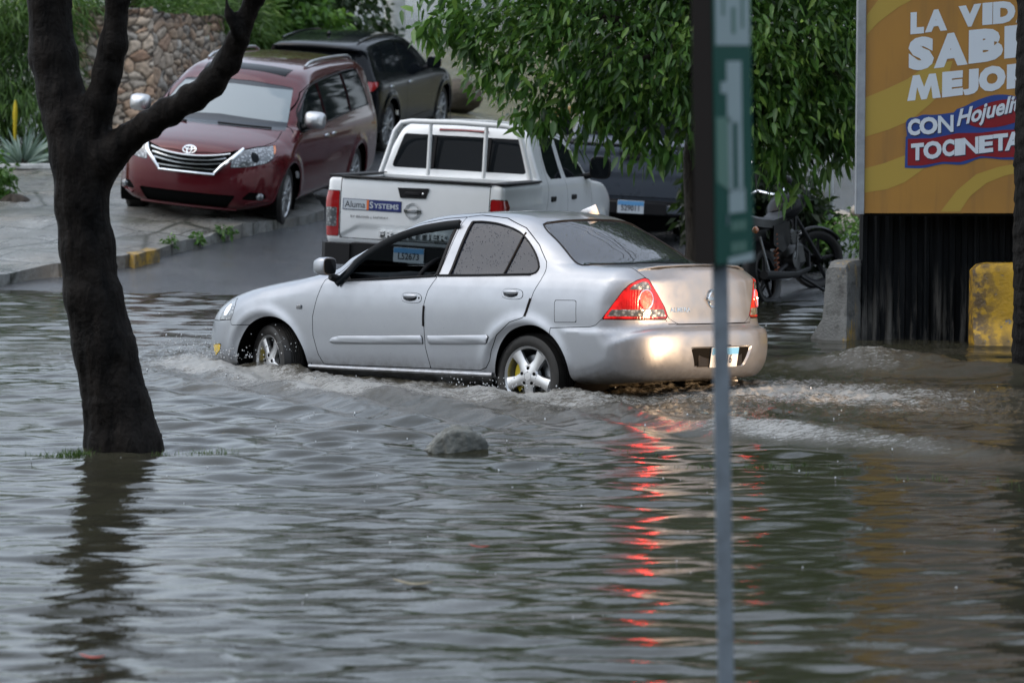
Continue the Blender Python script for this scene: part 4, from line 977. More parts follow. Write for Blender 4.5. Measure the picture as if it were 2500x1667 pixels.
    for sg in (1,-1): pobj('tail_lamp',g.side(sg),M['lens_dim'],car)
    pobj('body',s,P,car)
    for sg in (1,-1):
        t=MB(); 
        for ln in ([(2.62,1.045),(1.5,1.088),(.33,1.14),(-.575,1.165)],[(2.62,1.06),(2.46,1.25),(2.08,1.44),(1.84,1.51),(1.5,1.545),(.33,1.597),(-.32,1.605)],[(1.475,1.09),(1.455,1.3),(1.47,1.54)],[(.325,1.14),(.285,1.36),(.32,1.59)]):
            t.tube(flank_line(body,ln,sg,.06,.003),.011,6,True,.6)
        t.build('window_trim',M['chrome'] if False else M['rubber'],car)
        for wx in (0,3.03): w=MB(); well(w,wx,.34,.402,sg*.93,sg*.55); w.build('wheel_well',M['dark'],car)
        c=surf_pt(body,2.50,1.10,sg); mr=door_mirror(car,(c.x+.02,c.y+sg*.15,c.z+.09),(.15,.25,.20),sg,'alloy',True,sg*.1); MB().tube([(c.x,c.y-sg*.02,c.z-.02),(c.x+.02,c.y+sg*.09,c.z+.02)],.035,8).build('mirror_stalk',M['black'],mr)
        rl=[]
        for x in np.linspace(1.45,-.65,14): 
            z=np.linspace(1.5,1.9,201); f=body.F(np.full(201,x),np.full(201,.60),z); rl.append((x,sg*.60,z[int(np.argmax(f>0))]+.045*min(1,max(0,min((1.5-x)/.25,(x+.72)/.25)))))
        MB().tube(rl,.017,8,True).build('roof_rail',M['alloy'],car)
        wheel(car,(0,sg*.93,.34),.345,.235,.22,sg,'ten'); wheel(car,(3.03,sg*.93,.34),.345,.235,.22,sg,'ten',rad(4))
    def scr(x,y):
        z=np.linspace(.9,1.7,401); f=body.F(np.full(401,x),np.full(401,y),z); return (x,y,z[int(np.argmax(f>0))]+.012)
    wp=MB(); wp.tube([scr(3.02,.05),scr(3.0,.35),scr(2.90,.66)],.012,6); wp.tube([scr(3.05,-.62+.3),scr(2.95,-.5),scr(2.75,-.25+.1)][:2],.012,6); wp.build('wiper',M['black'],car)
build_van()
# ---------- pickups ----------
def build_pickup(key,name,label,Pm,sc,white):
    body=Body(KPROF,pick_hw,pick_warp,pick_k,.024,box=1.15,extra=bed_cut); l,r=POSE[key]
    car=thing(name,label,'pickup truck',l,r); car.scale=(sc,)*3
    P=M[Pm]; full=Patch(body.V,body.T,body.N); lam=lambda V:np.abs(V[:,1])
    fR=XZ(circ(0,.37,.41)); fF=XZ(circ(3.15,.37,.42))
    s=full.cut(fR(full.V))[1]; s=s.cut(fF(s.V))[1]
    # bed liner
    bl=lambda V:np.maximum(np.maximum(np.abs(V[:,0]+.385)-.728,lam(V)-.748),.70-V[:,2]); g,s=s.cut(np.maximum(bl(s.V),s.V[:,2]-1.198)); pobj('bed_liner',g,M['black'],car)
    # tailgate
    tg=np.array([(-.755,1.225),(.755,1.225),(.755,.615),(-.755,.615)]); g,s=split(s,lambda V:np.maximum(sdpoly(tg,V[:,1],V[:,2]),V[:,0]+1.10),.004)
    hp=np.array([(-.14,1.145),(.175,1.137),(.145,1.04),(-.112,1.045)]); 
    if white:
        pr=np.array([(-.76,.63),(-.575,.735),(.575,.735),(.76,.63),(.9,.5),(-.9,.5)]); d=smooth01(.012,-.012,sdpoly(pr,g.V[:,1],g.V[:,2])); g=Patch(g.V+np.array([.016,0,0])*d[:,None],g.T,g.N); g.N=vnormals(g.V,g.T)
    else:
        for z0,dz in ((1.11,.02),(.86,.02)): d=smooth01(z0+dz,z0-dz,g.V[:,2])*(lam(g.V)<.74); g=Patch(g.V+np.array([.014*d,0*d,0*d]).T,g.T,g.N)
        g.N=vnormals(g.V,g.T)
    to=pobj('tailgate',g,P,car)
    hb=MB().prism([(y,z) for y,z in hp],-1.20,-1.17,'x').build('tailgate_handle',M['black'],to,False)
    MB().box((-1.203,.02,1.085),(.02,.16,.035),None,.01).build('handle_grip',M['interior'],hb); 
    if white: MB().ball((-1.203,-.085,1.09),(.008,.012,.012),10,6).build('keyhole',M['chrome'],hb)
    MB().box((-1.165,0,1.218),(.07,1.52,.022),None,.008).build('tailgate_cap',M['black'],to)
    if white:
        X=(0,-1,.0); Z=(.0,0,1); xo=-1.1925
        b=MB().box((xo,.43,.949),(.004,.60,.108)).build('door_sticker',plain('sticker_rim',(.03,.04,.10),.4),to)
        MB().box((xo-.003,.603,.949),(.003,.238,.096)).build('sticker_panel',M['plate_white'],b)
        MB().box((xo-.003,.475,.949),(.003,.022,.096)).build('sticker_panel',plain('sticker_orange',(.75,.16,.03),.4),b)
        MB().box((xo-.003,.30,.949),(.003,.325,.096)).build('sticker_panel',plain('sticker_navy',(.012,.022,.13),.4),b)
        text_on('sticker_lettering','Aluma',M['ink'],b,(xo-.0052,.603,.945),X,Z,.088,bold=.012,sx=.92)
        text_on('sticker_lettering','S',M['plate_white'],b,(xo-.0052,.437,.948),X,Z,.092,bold=.02,sx=.95)
        text_on('sticker_lettering','YSTEMS',M['plate_white'],b,(xo-.0052,.283,.943),X,Z,.068,bold=.02,sx=1.08)
        text_on('sticker_lettering','BY BRAND | SAFWAY',plain('sticker_grey',(.12,.12,.13),.5),to,(xo-.001,.455,.83),X,Z,.030,bold=.014,sx=1.25,spacing=1.1)
        e=MB(); e.lathe([(.060,-.002),(.064,.010),(.074,.010),(.078,-.002)],32,'x',(xo-.004,.015,.915)); e.box((xo-.008,.015,.915),(.014,.178,.030),None,.004); eo=e.build('emblem',plain('dark_chrome',(.28,.29,.30),.2,1),to)
        text_on('emblem_lettering','NISSAN',M['plate_white'],eo,(xo-.0165,.015,.915),X,Z,.022,bold=.02,sx=1.15,spacing=1.1)
        text_on('model_lettering','FRONTIER',plain('pressed_letters',(.60,.62,.63),.4),to,(xo+.011,.0,.672),X,Z,.078,bold=.03,sx=1.75,spacing=1.15,depth=.05)
    else:
        text_on('model_lettering','XLT',M['chrome'],to,(-1.19,-.62,.66),(0,-1,0),(0,0,1),.07,bold=.02,sx=1.3)
    # lamps at the corners
    for sg in (1,-1):
        lp=np.array([(-1.3,1.075),(-1.3,.625),(-1.07,.63),(-1.075,.90),(-1.0,1.0),(-1.05,1.072)])
        f=lambda V:np.maximum(np.maximum(sdpoly(lp,V[:,0],V[:,2]),.765-lam(V)),-sg*V[:,1]); g,s=split(s,f,.003)
        c,g=g.cut(np.maximum(np.abs(g.V[:,2]-.815)-.095,.79-lam(g.V))); lo=pobj('tail_lamp',g.move(.004),M['lens_dim'],car); pobj('reversing_lens',c.move(.002),M['lens'],lo)
    # cab rear glass and side glass
    rg=np.array([(-.625,1.635),(.625,1.635),(.715,1.31),(.69,1.285),(-.69,1.285),(-.715,1.31)]); g,s=s.cut(np.maximum(sdpoly(rg,s.V[:,1],s.V[:,2]),np.abs(s.V[:,0]-.5)-.16)); pobj('rear_window',g.move(-.006),M['tint_dry'],car)
    rs=[(.98,1.655),(.86,1.46),(.82,1.30),(.90,1.235),(1.40,1.235),(1.48,1.66)]; fs=[(1.58,1.235),(1.62,1.66),(1.90,1.62),(2.20,1.50),(2.46,1.33),(2.48,1.235)]
    for nm,w_ in (('rear_side_window',rs),('front_side_window',fs)):
        g,s=s.cut(XZ(w_)(s.V))
        for sg in (1,-1): pobj(nm,g.side(sg).move(-.005),M['tint_dry'],car)
    ws=mirror_x([(2.98,0),(2.93,.4),(2.80,.70),(2.72,.70),(2.16,.60),(2.21,.3),(2.23,0)]); g,s=s.cut(np.maximum(sdpoly(np.array(ws),s.V[:,0],s.V[:,1]),1.2-s.V[:,2])); pobj('windscreen',g.move(-.004),M['screen'],car)
    inner=full.cut(np.minimum(fR(full.V),fF(full.V))-.006)[1].move(-.02)
    inner=inner.cut(np.maximum(np.maximum(inner.V[:,0]-.42,-inner.V[:,0]-1.3),.6-inner.V[:,2]))[1]; pobj('inner_shell',inner,M['dark'],car)
    for nm,pl,hx in (('front_door',[(1.50,.48),(1.50,1.22),(1.55,1.69),(1.93,1.65),(2.24,1.53),(2.52,1.34),(2.60,1.20),(2.66,.95),(2.62,.48)],1.78),('rear_door',[(1.50,.48),(1.50,1.22),(1.55,1.69),(.94,1.69),(.80,1.46),(.72,1.22),(.58,.98),(.50,.85),(.50,.60),(.62,.48)],.84)):
        g,s=split(s,XZ(pl),.004)
        for sg in (1,-1):
            do=pobj(nm,g.side(sg),P,car); c=surf_pt(body,hx,1.035,sg); MB().box((c.x,c.y+sg*.004,c.z),(.20,.02,.055),None,.008).build('door_handle',M['black'],do)
    gap=np.abs(s.V[:,0]-.42)-.008
    pobj('body',s,P,car)
    # bumper, plate
    b=MB()
    b.prism([(-1.10,-.70),(-1.30,-.62),(-1.30,.62),(-1.10,.70)],.42,.565,'z')
    for sg in (1,-1): b.prism([(-1.33,sg*.60),(-1.30,sg*.86),(-1.16,sg*.935),(-.88,sg*.935),(-.88,sg*.89),(-1.10,sg*.86),(-1.10,sg*.60)],.36,.565,'z')
    bo=b.build('rear_bumper',M['black'],car,True)
    MB().box((-1.22,0,.572),(.14,1.2,.012),None,.004).build('bumper_step',M['interior'],bo)
    if white: plate(bo,(-1.312,.0,.49),(0,-1,0),(0,0,1),.31,.145,'L52673')
    else:
        MB().box((-1.31,0,.49),(.03,.86,.15),None,.02).build('bumper_insert',M['black'],bo)
        plate(bo,(-1.332,.0,.50),(0,-1,0),(0,0,1),.31,.15,'529011')
        for y in (-.62,.62): MB().box((-1.312,y,.49),(.02,.40,.10),None,.02).build('bumper_insert',M['grey_paint'],bo)
    for sg in (1,-1):
        for wx in (0,3.15): w=MB(); well(w,wx,.37,.43,sg*.86,sg*.5); w.build('wheel_well',M['dark'],car)
        MB().box((-.385,sg*.822,1.222),(1.56,.14,.022),None,.008).build('bed_rail_cap',M['black'],car)
        c=surf_pt(body,2.46,1.24,sg); mr=door_mirror(car,(c.x+.0,c.y+sg*.18,c.z+.10),(.14,.24,.25),sg,'black',True,0); MB().tube([(c.x,c.y-sg*.02,c.z-.01),(c.x,c.y+sg*.1,c.z+.02)],.035,8).build('mirror_stalk',M['black'],mr)
        wheel(car,(0,sg*.87,.37),.375,.22,.24,sg,'seven'); wheel(car,(3.15,sg*.87,.37),.375,.22,.24,sg,'seven')
    if white:
        hb=MB(); x0=.28
        hoop=[(x0,.80,1.20),(x0+.02,.735,1.42),(x0+.02,.665,1.66),(x0+.02,.60,1.745),(x0+.02,.50,1.765),(x0+.02,0,1.775),(x0+.02,-.50,1.765),(x0+.02,-.60,1.745),(x0+.02,-.665,1.66),(x0+.02,-.735,1.42),(x0,-.80,1.20)]
        P3=[Vector(p) for p in hoop]; hb.tube(hoop,.028,10)
        hb.box((x0,0,1.20),(.05,1.56,.05),None,.01)
        for y in (.29,-.30): hb.tube([(x0,y,1.20),(x0+.02,y,1.76)],.022,8)
        hb.build('roll_bar',M['white'],car)
        MB().tube([(.545,.26,1.692),(.552,0,1.696),(.545,-.26,1.692)],.020,8,True,.7).build('high_brake_lamp',M['lens_red'],car)
        for y in (.285,-.295):
            ls=MB(); ls.box((.455,y,1.46),(.02,.03,.34),Matrix.Translation((.455,y,1.46))@Matrix.Rotation(rad(17),4,'Y')@Matrix.Translation((-.455,-y,-1.46)))
            ls.build('window_divider',M['rubber'],car)
        MB().tube([(.9,.25,1.79),(.87,.27,2.15)],.004,5).build('radio_aerial',M['black'],car)
build_pickup('pickup','pickup_truck','white pickup with sign lettering on its tailgate and a white roll bar','white',1,True)
build_pickup('grey','pickup_truck','dark grey pickup half hidden under hanging leaves','grey_paint',1.07,False)
# ---------- dark off-roader ----------
def build_suv():
    body=Body(SPROF,suv_hw,suv_warp,suv_k,.028,box=1.1); l,r=POSE['suv']
    car=thing('sport_utility_car','black sport utility car parked behind the maroon people carrier','car',l,r)
    P=M['navy']; full=Patch(body.V,body.T,body.N); lam=lambda V:np.abs(V[:,1])
    fR=XZ(circ(0,.36,.40)); fF=XZ(circ(2.75,.36,.40)); s=full.cut(fR(full.V))[1]; s=s.cut(fF(s.V))[1]
    w1=[(-.44,1.17),(-.10,1.13),(.02,1.45),(-.10,1.50),(-.36,1.44)]; w2=[(-.05,1.125),(.72,1.075),(.80,1.50),(.5,1.525),(.07,1.50)]; w3=[(.79,1.07),(1.72,1.04),(1.62,1.17),(1.45,1.29),(1.20,1.43),(.87,1.50)]
    for nm,w_ in (('rear_quarter_window',w1),('rear_side_window',w2),('front_side_window',w3)):
        g,s=s.cut(XZ(w_)(s.V))
        for sg in (1,-1): pobj(nm,g.side(sg).move(-.005),M['tint_dry'],car)
    rg=np.array([(-.55,1.42),(.55,1.42),(.66,1.10),(-.66,1.10)]); g,s=s.cut(np.maximum(sdpoly(rg,s.V[:,1],s.V[:,2]),s.V[:,0]+.55)); pobj('rear_window',g.move(-.005),M['tint_dry'],car)
    ws=mirror_x([(2.42,0),(2.35,.4),(2.18,.70),(2.1,.70),(1.48,.58),(1.55,.3),(1.58,0)]); g,s=s.cut(np.maximum(sdpoly(np.array(ws),s.V[:,0],s.V[:,1]),1.0-s.V[:,2])); pobj('windscreen',g.move(-.004),M['tint_dry'],car)
    tl=np.array([(-.50,1.03),(-1.1,1.05),(-1.1,.88),(-.72,.90)]); g,s=split(s,lambda V:np.maximum(np.maximum(sdpoly(tl,V[:,0],V[:,2]),.42-lam(V)),V[:,0]+.5),.004)
    for sg in (1,-1): pobj('tail_lamp',g.side(sg),M['lens_dim'],car)
    sr=np.array(mirror_x([(1.15,0),(1.12,.46),(-.05,.50),(-.05,0)])); g,s=split(s,lambda V:np.maximum(sdpoly(sr,V[:,0],V[:,1]),1.4-V[:,2]),.003); pobj('glass_roof',g.move(.002),M['tint_dry'],car)
    for nm,pl,hx in (('front_door',[(.76,.40),(.76,1.06),(.84,1.53),(1.22,1.46),(1.48,1.32),(1.80,1.08),(1.95,.95),(1.98,.6),(1.9,.42)],.90),('rear_door',[(.76,.40),(.76,1.06),(.84,1.53),(.05,1.52),(-.10,1.12),(-.05,.95),(.25,.76),(.42,.55),(.42,.40)],-.02)):
        g,s=split(s,XZ(pl),.004)
        for sg in (1,-1):
            do=pobj(nm,g.side(sg),P,car); c=surf_pt(body,hx,.93,sg); MB().ball((c.x,c.y+sg*.012,c.z),(.10,.016,.02),14,8).build('door_handle',M['chrome'],do)
    inner=full.cut(np.minimum(fR(full.V),fF(full.V))-.006)[1].move(-.02); pobj('inner_shell',inner,M['dark'],car)
    pobj('body',s,P,car)
    for sg in (1,-1):
        for wx in (0,2.75): w=MB(); well(w,wx,.36,.42,sg*.88,sg*.5); w.build('wheel_well',M['dark'],car)
        c=surf_pt(body,1.78,1.07,sg); mr=door_mirror(car,(c.x+.02,c.y+sg*.15,c.z+.08),(.15,.22,.17),sg,'navy',True,0); MB().tube([(c.x,c.y-sg*.02,c.z-.02),(c.x+.02,c.y+sg*.09,c.z+.02)],.03,8).build('mirror_stalk',M['black'],mr)
        wheel(car,(0,sg*.88,.36),.37,.26,.24,sg,'vee'); wheel(car,(2.75,sg*.88,.36),.37,.26,.24,sg,'vee')
        rl=[]
        for x in np.linspace(1.2,-.5,10):
            z=np.linspace(1.3,1.8,201); f=body.F(np.full(201,x),np.full(201,.56),z); rl.append((x,sg*.56,z[int(np.argmax(f>0))]+.02))
        MB().tube(rl,.015,6).build('roof_rail',M['navy'],car)
    MB().box((-.83,0,.62),(.2,1.2,.02)).build('bumper_trim',M['black'],car)
    MB().add([(.0,0,1.64),(-.16,.028,1.605),(-.16,-.028,1.605),(-.15,0,1.67)],[(0,1,3),(0,3,2),(1,2,3),(0,2,1)]).build('roof_aerial',M['navy'],car,True,False)
build_suv()

# ---------- corrugated wall, billboard, barriers ----------
def weather(name,c0,c1,rough=.55,bump=.4,scale=3,stain=(.05,.045,.04),st=.5,fine=30):
    m=NT(name); v=m.coord('Object'); n=m.noise(v,scale,6); f=m.noise(v,fine,4)
    c=m.mix(m.val(n,(.35,0),(.65,1)),c0,c1); c=m.mix(m.val(m.noise(v,scale*1.7,7),(.5,0),(.7,st)),c,stain)
    m.set(Base_Color=c,Specular_IOR_Level=.3,Roughness=m.val(n,(.3,rough*.75),(.7,rough*1.2)),Normal=m.bump(m.math('ADD',f,n),bump,.012)); return m.m
def corrugated_wall():
    t=thing('corrugated_wall','black corrugated metal wall below the orange advertising board','wall',(2.89,25.42,0))
    m=NT('black_corrugated_sheet'); v=m.coord('Object'); vs=m.coord('Object',(7,7,.7))
    sx=m.n('SeparateXYZ'); m.put(sx.inputs[0],v)
    low=m.val(sx.outputs['Z'],(.05,1),(.65,0)); n=m.noise(vs,1.3,6,.65); 
    c=m.mix(m.val(n,(.45,0),(.8,.35)),(.004,.005,.006),(.018,.019,.021)); c=m.mix(m.math('MULTIPLY',m.val(m.noise(vs,1.9,7,.7),(.48,0),(.62,.9)),low),c,(.13,.125,.115))
    m.set(Base_Color=c,Roughness=m.val(n,(.3,.35),(.7,.6)),Specular_IOR_Level=.12)
    def sheet(x0,y0,x1,y1,name):
        L=math.hypot(x1-x0,y1-y0); n=int(L/.0125); V=[];F=[]
        for i in range(n+1):
            s=L*i/n; k=(s/.103)%1; d=-.028 if .12<k<.52 else (.0 if (k<.04 or k>.60) else (-.028*(k-.04)/.08 if k<.12 else -.028*(.60-k)/.08))
            px=x0+(x1-x0)*s/L-(y1-y0)/L*d*-1; py=y0+(y1-y0)*s/L+(x1-x0)/L*d
            V+=[(px,py,-.35),(px,py,2.2)]
        for i in range(n): F.append((2*i,2*i+2,2*i+3,2*i+1))
        o=mesh_obj(name,V,F,m.m,t,False); mod=o.modifiers.new('sheet','SOLIDIFY'); mod.thickness=.003; return o
    sheet(0,0,4.2,0,'sheet'); sheet(.75,2.2,.004,0.035,'end_sheet')
    MB().box((.03,.06,.9),(.07,.07,2.5),None,.006).build('corner_post',M['black'],t)
corrugated_wall()
def billboard():
    X0,Y0=2.05,0.0; k=.3571
    def B(x,y,out=0.0): # board drawing units -> metres on the board face
        u=X0*1000+k*x; v=Y0+k*y
        return (25.0*(u-1250)/7500*1.0, 25.0-.0-out, 2.13-(v-200)/7500*25.0)
    t=thing('billboard','orange advertising board with white Spanish lettering above the black corrugated wall','billboard',(2.86,25.0,1.06))
    o=Vector(t.location)
    L=lambda p:tuple(Vector(p)-o)
    xl=B(168,0)[0]-o.x; zb=B(0,1455)[2]-o.z; xr=3.2; zt=4.4
    mo=NT('board_print_orange'); v=mo.coord('Object'); mo.set(Base_Color=mo.mix(mo.val(mo.noise(mo.coord('Object',(6,6,.5)),1.6,6),(.5,0),(.75,.45)),mo.mix(mo.val(mo.noise(v,1.1,4),(.4,0),(.65,1)),(.38,.195,.042),(.32,.165,.042)),(.16,.10,.045)),Roughness=.42)
    bd=MB().box(((xl+xr)/2,.04,(zb+zt)/2),(xr-xl,.08,zt-zb)).build('board',mo.m,t)
    MB().box((xl-.035,.04,(zb+zt)/2),(.066,.13,zt-zb+.02),None,.004).build('side_frame',weather('galvanised',(.30,.33,.36),(.22,.24,.27),.5,.1,6,(.12,.12,.12),.3),t)
    MB().box(((xl+xr)/2,.045,zb-.012),(xr-xl,.07,.022)).build('bottom_rail',M['dark'],t)
    def shape(name,polys,mat,out,par=bd,step=14):
        mb=MB()
        for p in polys:
            q=spline(p,step) if len(p[0])==2 and step else np.array([a[:2] for a in p])
            V=[L(B(x,y,out)) for x,y in q]
            from mathutils.geometry import tessellate_polygon
            F=tessellate_polygon([[Vector((x,y,0)) for x,y in q]]); mb.add(V,F)
        return mesh_obj(name,mb.V,mb.F,mat,par,False)
    ye=plain('board_print_yellow',(.40,.28,.055),.42)
    shape('print_band',[[(172,245,0),(250,160),(380,60),(490,0,0),(400,-120,0),(300,-60),(172,110,0)]],ye,.0015)
    shape('print_band',[[(168,668,0),(300,615),(450,545),(600,440),(760,420),(700,620),(600,720),(480,820),(330,885),(168,935,0)]],ye,.0015)
    shape('print_band',[[(162,1152,0),(300,1115),(440,1062),(560,1040),(640,1100),(560,1160),(440,1245),(320,1292),(160,1316,0)]],ye,.0015)
    shape('print_band',[[(690,1445,0),(800,1300),(930,1190),(1080,1140),(1300,1100,0),(1300,1160,0),(1120,1200),(1000,1250),(890,1340),(820,1445,0)]],ye,.0015)
    pale=plain('board_print_lilac',(.30,.28,.30),.42); shape('print_panel',[[(380,-260,0),(1320,-330,0),(1320,-3200,0),(300,-3200,0)]],pale,.003,step=0)
    blue=plain('board_print_blue',(.025,.06,.24),.4); red=plain('board_print_red',(.22,.012,.018),.4); wh=plain('board_print_white',(.60,.66,.72),.42); sh=plain('board_print_shadow',(.02,.018,.05),.45)
    shape('print_badge',[[(446,840),(470,808),(520,800),(560,785),(640,785),(770,770,0),(795,745,0),(850,725),(920,690),(1050,650),(1190,660),(1320,720),(1320,1085,0),(1130,1090),(960,1080),(840,1122),(700,1120),(560,1147),(442,1146,0),(446,935,0),(455,930)]],blue,.003)
    shape('print_badge',[[(460,948,0),(620,945),(800,910),(960,907),(1110,888),(1320,880,0),(1320,1068,0),(1100,1075),(960,1065),(820,1106),(700,1104),(560,1130),(460,1130,0)]],red,.0045)
    ov=[(1085+235*cos(a)*cos(-.2)-88*sin(a)*sin(-.2),775+235*cos(a)*sin(-.2)+88*sin(a)*cos(-.2)) for a in [2*pi*i/20 for i in range(20)]]
    shape('print_badge',[ov],red,.0045)
    MG=[(0,0),(.16,1),(.36,1),(.5,.50),(.64,1),(.84,1),(1,0),(.76,0),(.71,.52),(.58,0),(.42,0),(.29,.52),(.24,0)]
    def glyphs(name,items,mat,out,dx=0,dy=0,bold=.05,shear=0):
        mb=MB()
        for ch,x0,x1,yt0,yt1,yb0,yb1 in items: # letter stretched into its own four corners
            V,F=text_geo(ch,1,bold=bold*(.45 if ch=='N' else 1),shear=shear)
            if ch=='M':
                from mathutils.geometry import tessellate_polygon
                V=[(x,y,0) for x,y in MG]; F=tessellate_polygon([[Vector(q) for q in V]])
            A=np.array(V); lo,hi=A[:,:2].min(0),A[:,:2].max(0); W=[]
            for a in A:
                s=(a[0]-lo[0])/(hi[0]-lo[0]); r=(a[1]-lo[1])/(hi[1]-lo[1])
                yt=yt0+(yt1-yt0)*s; yb=yb0+(yb1-yb0)*s; W.append(L(B(x0+(x1-x0)*s+dx,yb+(yt-yb)*r+dy,out)))
            mb.add(W,F)
        return mesh_obj(name,mb.V,mb.F,mat,bd,False)
    big=[('L',470,562,92,85,240,232),('A',568,720,80,62,228,212),('V',795,950,50,30,195,180),('I',958,1026,28,22,178,172),('D',1030,1182,22,8,172,158),('A',1185,1340,5,-10,160,140),
         ('S',458,632,262,248,492,470),('A',632,862,245,215,470,443),('B',868,1102,212,188,440,412),('E',1110,1290,185,165,405,385),
         ('M',453,682,522,500,692,668),('E',690,832,495,482,668,650),('J',832,938,480,470,655,640),('O',938,1122,462,442,640,612),('R',1130,1300,445,425,612,590)]
    glyphs('slogan_lettering',big,wh,.003,bold=.08)
    con=[('C',458,542,815,808,930,922),('O',538,662,803,795,922,915),('N',664,770,792,785,910,900)]
    toc=[('T',482,570,982,974,1098,1090),('O',566,692,968,958,1090,1080),('C',695,778,955,948,1072,1064),('I',780,832,950,945,1064,1058),('N',830,942,944,932,1058,1048),('E',945,1042,930,920,1048,1036),('T',1042,1142,918,908,1034,1024),('A',1122,1235,905,895,1030,1015)]
    hoj=[('Hojuelitas',792,1330,752,612,900,765)]
    for nm,it in (('flavour_lettering',con),('flavour_lettering',toc)):
        glyphs('lettering_shadow',it,sh,.006,5,7,.05); glyphs(nm,it,wh,.0075,bold=.05)
    glyphs('lettering_shadow',hoj,sh,.006,5,7,.03,.25); glyphs('snack_lettering',hoj,wh,.0075,bold=.03,shear=.25)
billboard()
def barrier(name,label,loc,yaw,length,mat,worn=False,flare=1):
    """moulded concrete road barrier, flared at the foot"""
    P=[(-.12,0),(-.12,.78),(-.10,.81),(.07,.81),(.09,.78),(.12,.33),(.30,.075),(.30,0)]
    if flare<0: P=[(-a,b) for a,b in P[::-1]]
    Pf=spline([(a,b,0) for a,b in P],.06); n=len(Pf); m=int(length/.05); V=[];F=[]
    rg=np.random.default_rng(int(abs(loc[0])*100))
    for i in range(m+1):
        x=length*i/m; e=min(x,length-x); rd=max(0,.10-e)/.10
        for (y,z) in Pf:
            zz=z-(.055*rd**2 if z>.6 else 0); q=1-.05*rd**2; w=.007*float(fbm(np.array([x*9+y*5]),np.array([z*9]),3)[0])
            chip=(.02*max(0,float(fbm(np.array([x*14+3]),np.array([z*14+y*9]),2)[0])-.25)) if worn else 0
            V.append((x,(y+w*np.sign(y))*q-np.sign(y)*chip,zz-chip*(z>.7)))
    for i in range(m):
        for j in range(n): a=i*n+j; b=i*n+(j+1)%n; F.append((a,a+n,b+n,b))
    for base,sg in ((0,1),(m*n,-1)):
        c=len(V); V.append((0 if sg>0 else length,0,.35))
        for j in range(n): q=(base+j,base+(j+1)%n,c); F.append(q if sg>0 else q[::-1])
    mb=MB(); mb.V=V; mb.F=F; o=mb.build(name,mat,None,True); o.location=loc; o.rotation_euler=(0,0,yaw); tag(o,label,'barrier'); return o
def _barriers():
    m=NT('stained_concrete'); v=m.coord('Object'); n=m.noise(v,4,6); sx=m.n('SeparateXYZ'); m.put(sx.inputs[0],v)
    c=m.mix(m.val(n,(.3,0),(.7,1)),(.165,.17,.165),(.085,.085,.082)); c=m.mix(m.val(m.noise(v,9,6),(.5,0),(.66,.8)),c,(.045,.045,.042))
    near=m.val(sx.outputs['X'],(.02,1),(.2,0)); ye=m.math('MULTIPLY',m.math('MULTIPLY',m.val(m.noise(m.coord('Object',(6,3,1.3)),2,6,.7),(.53,0),(.60,.9)),near),m.val(sx.outputs['Y'],(-.14,1),(.03,0)))
    c=m.mix(ye,c,(.38,.23,.02)); m.set(Base_Color=c,Roughness=.62,Normal=m.bump(m.noise(v,45,4),.5,.012))
    barrier('concrete_barrier','bare grey concrete barrier with streaks of old yellow paint at its end',(2.665,25.3,-.15),rad(54),1.6,m.m,True,1)
    m=NT('yellow_painted_concrete'); v=m.coord('Object'); n=m.noise(v,5,6); w=m.noise(v,11,7,.65)
    c=m.mix(m.val(n,(.35,0),(.65,1)),(.50,.29,.012),(.40,.235,.02)); chips=m.val(w,(.60,0),(.635,1)); c=m.mix(chips,c,(.17,.165,.15))
    sx=m.n('SeparateXYZ'); m.put(sx.inputs[0],v); ed=m.math('MULTIPLY',m.val(m.noise(v,14,6),(.42,0),(.55,1)),m.val(sx.outputs['X'],(.05,1),(.30,0))); c=m.mix(ed,c,(.11,.07,.03))
    c=m.mix(m.math('MULTIPLY',m.val(m.noise(v,7,5),(.45,0),(.6,.8)),m.val(sx.outputs['Z'],(.18,1),(.30,0))),c,(.10,.065,.02))
    m.set(Base_Color=c,Roughness=.5,Normal=m.bump(m.math('SUBTRACT',m.noise(v,40,4),chips),.5,.012))
    barrier('concrete_barrier','chipped yellow painted concrete barrier against the corrugated wall',(3.74,24.97,-.15),0,2.0,m.m,True,-1)
_barriers()
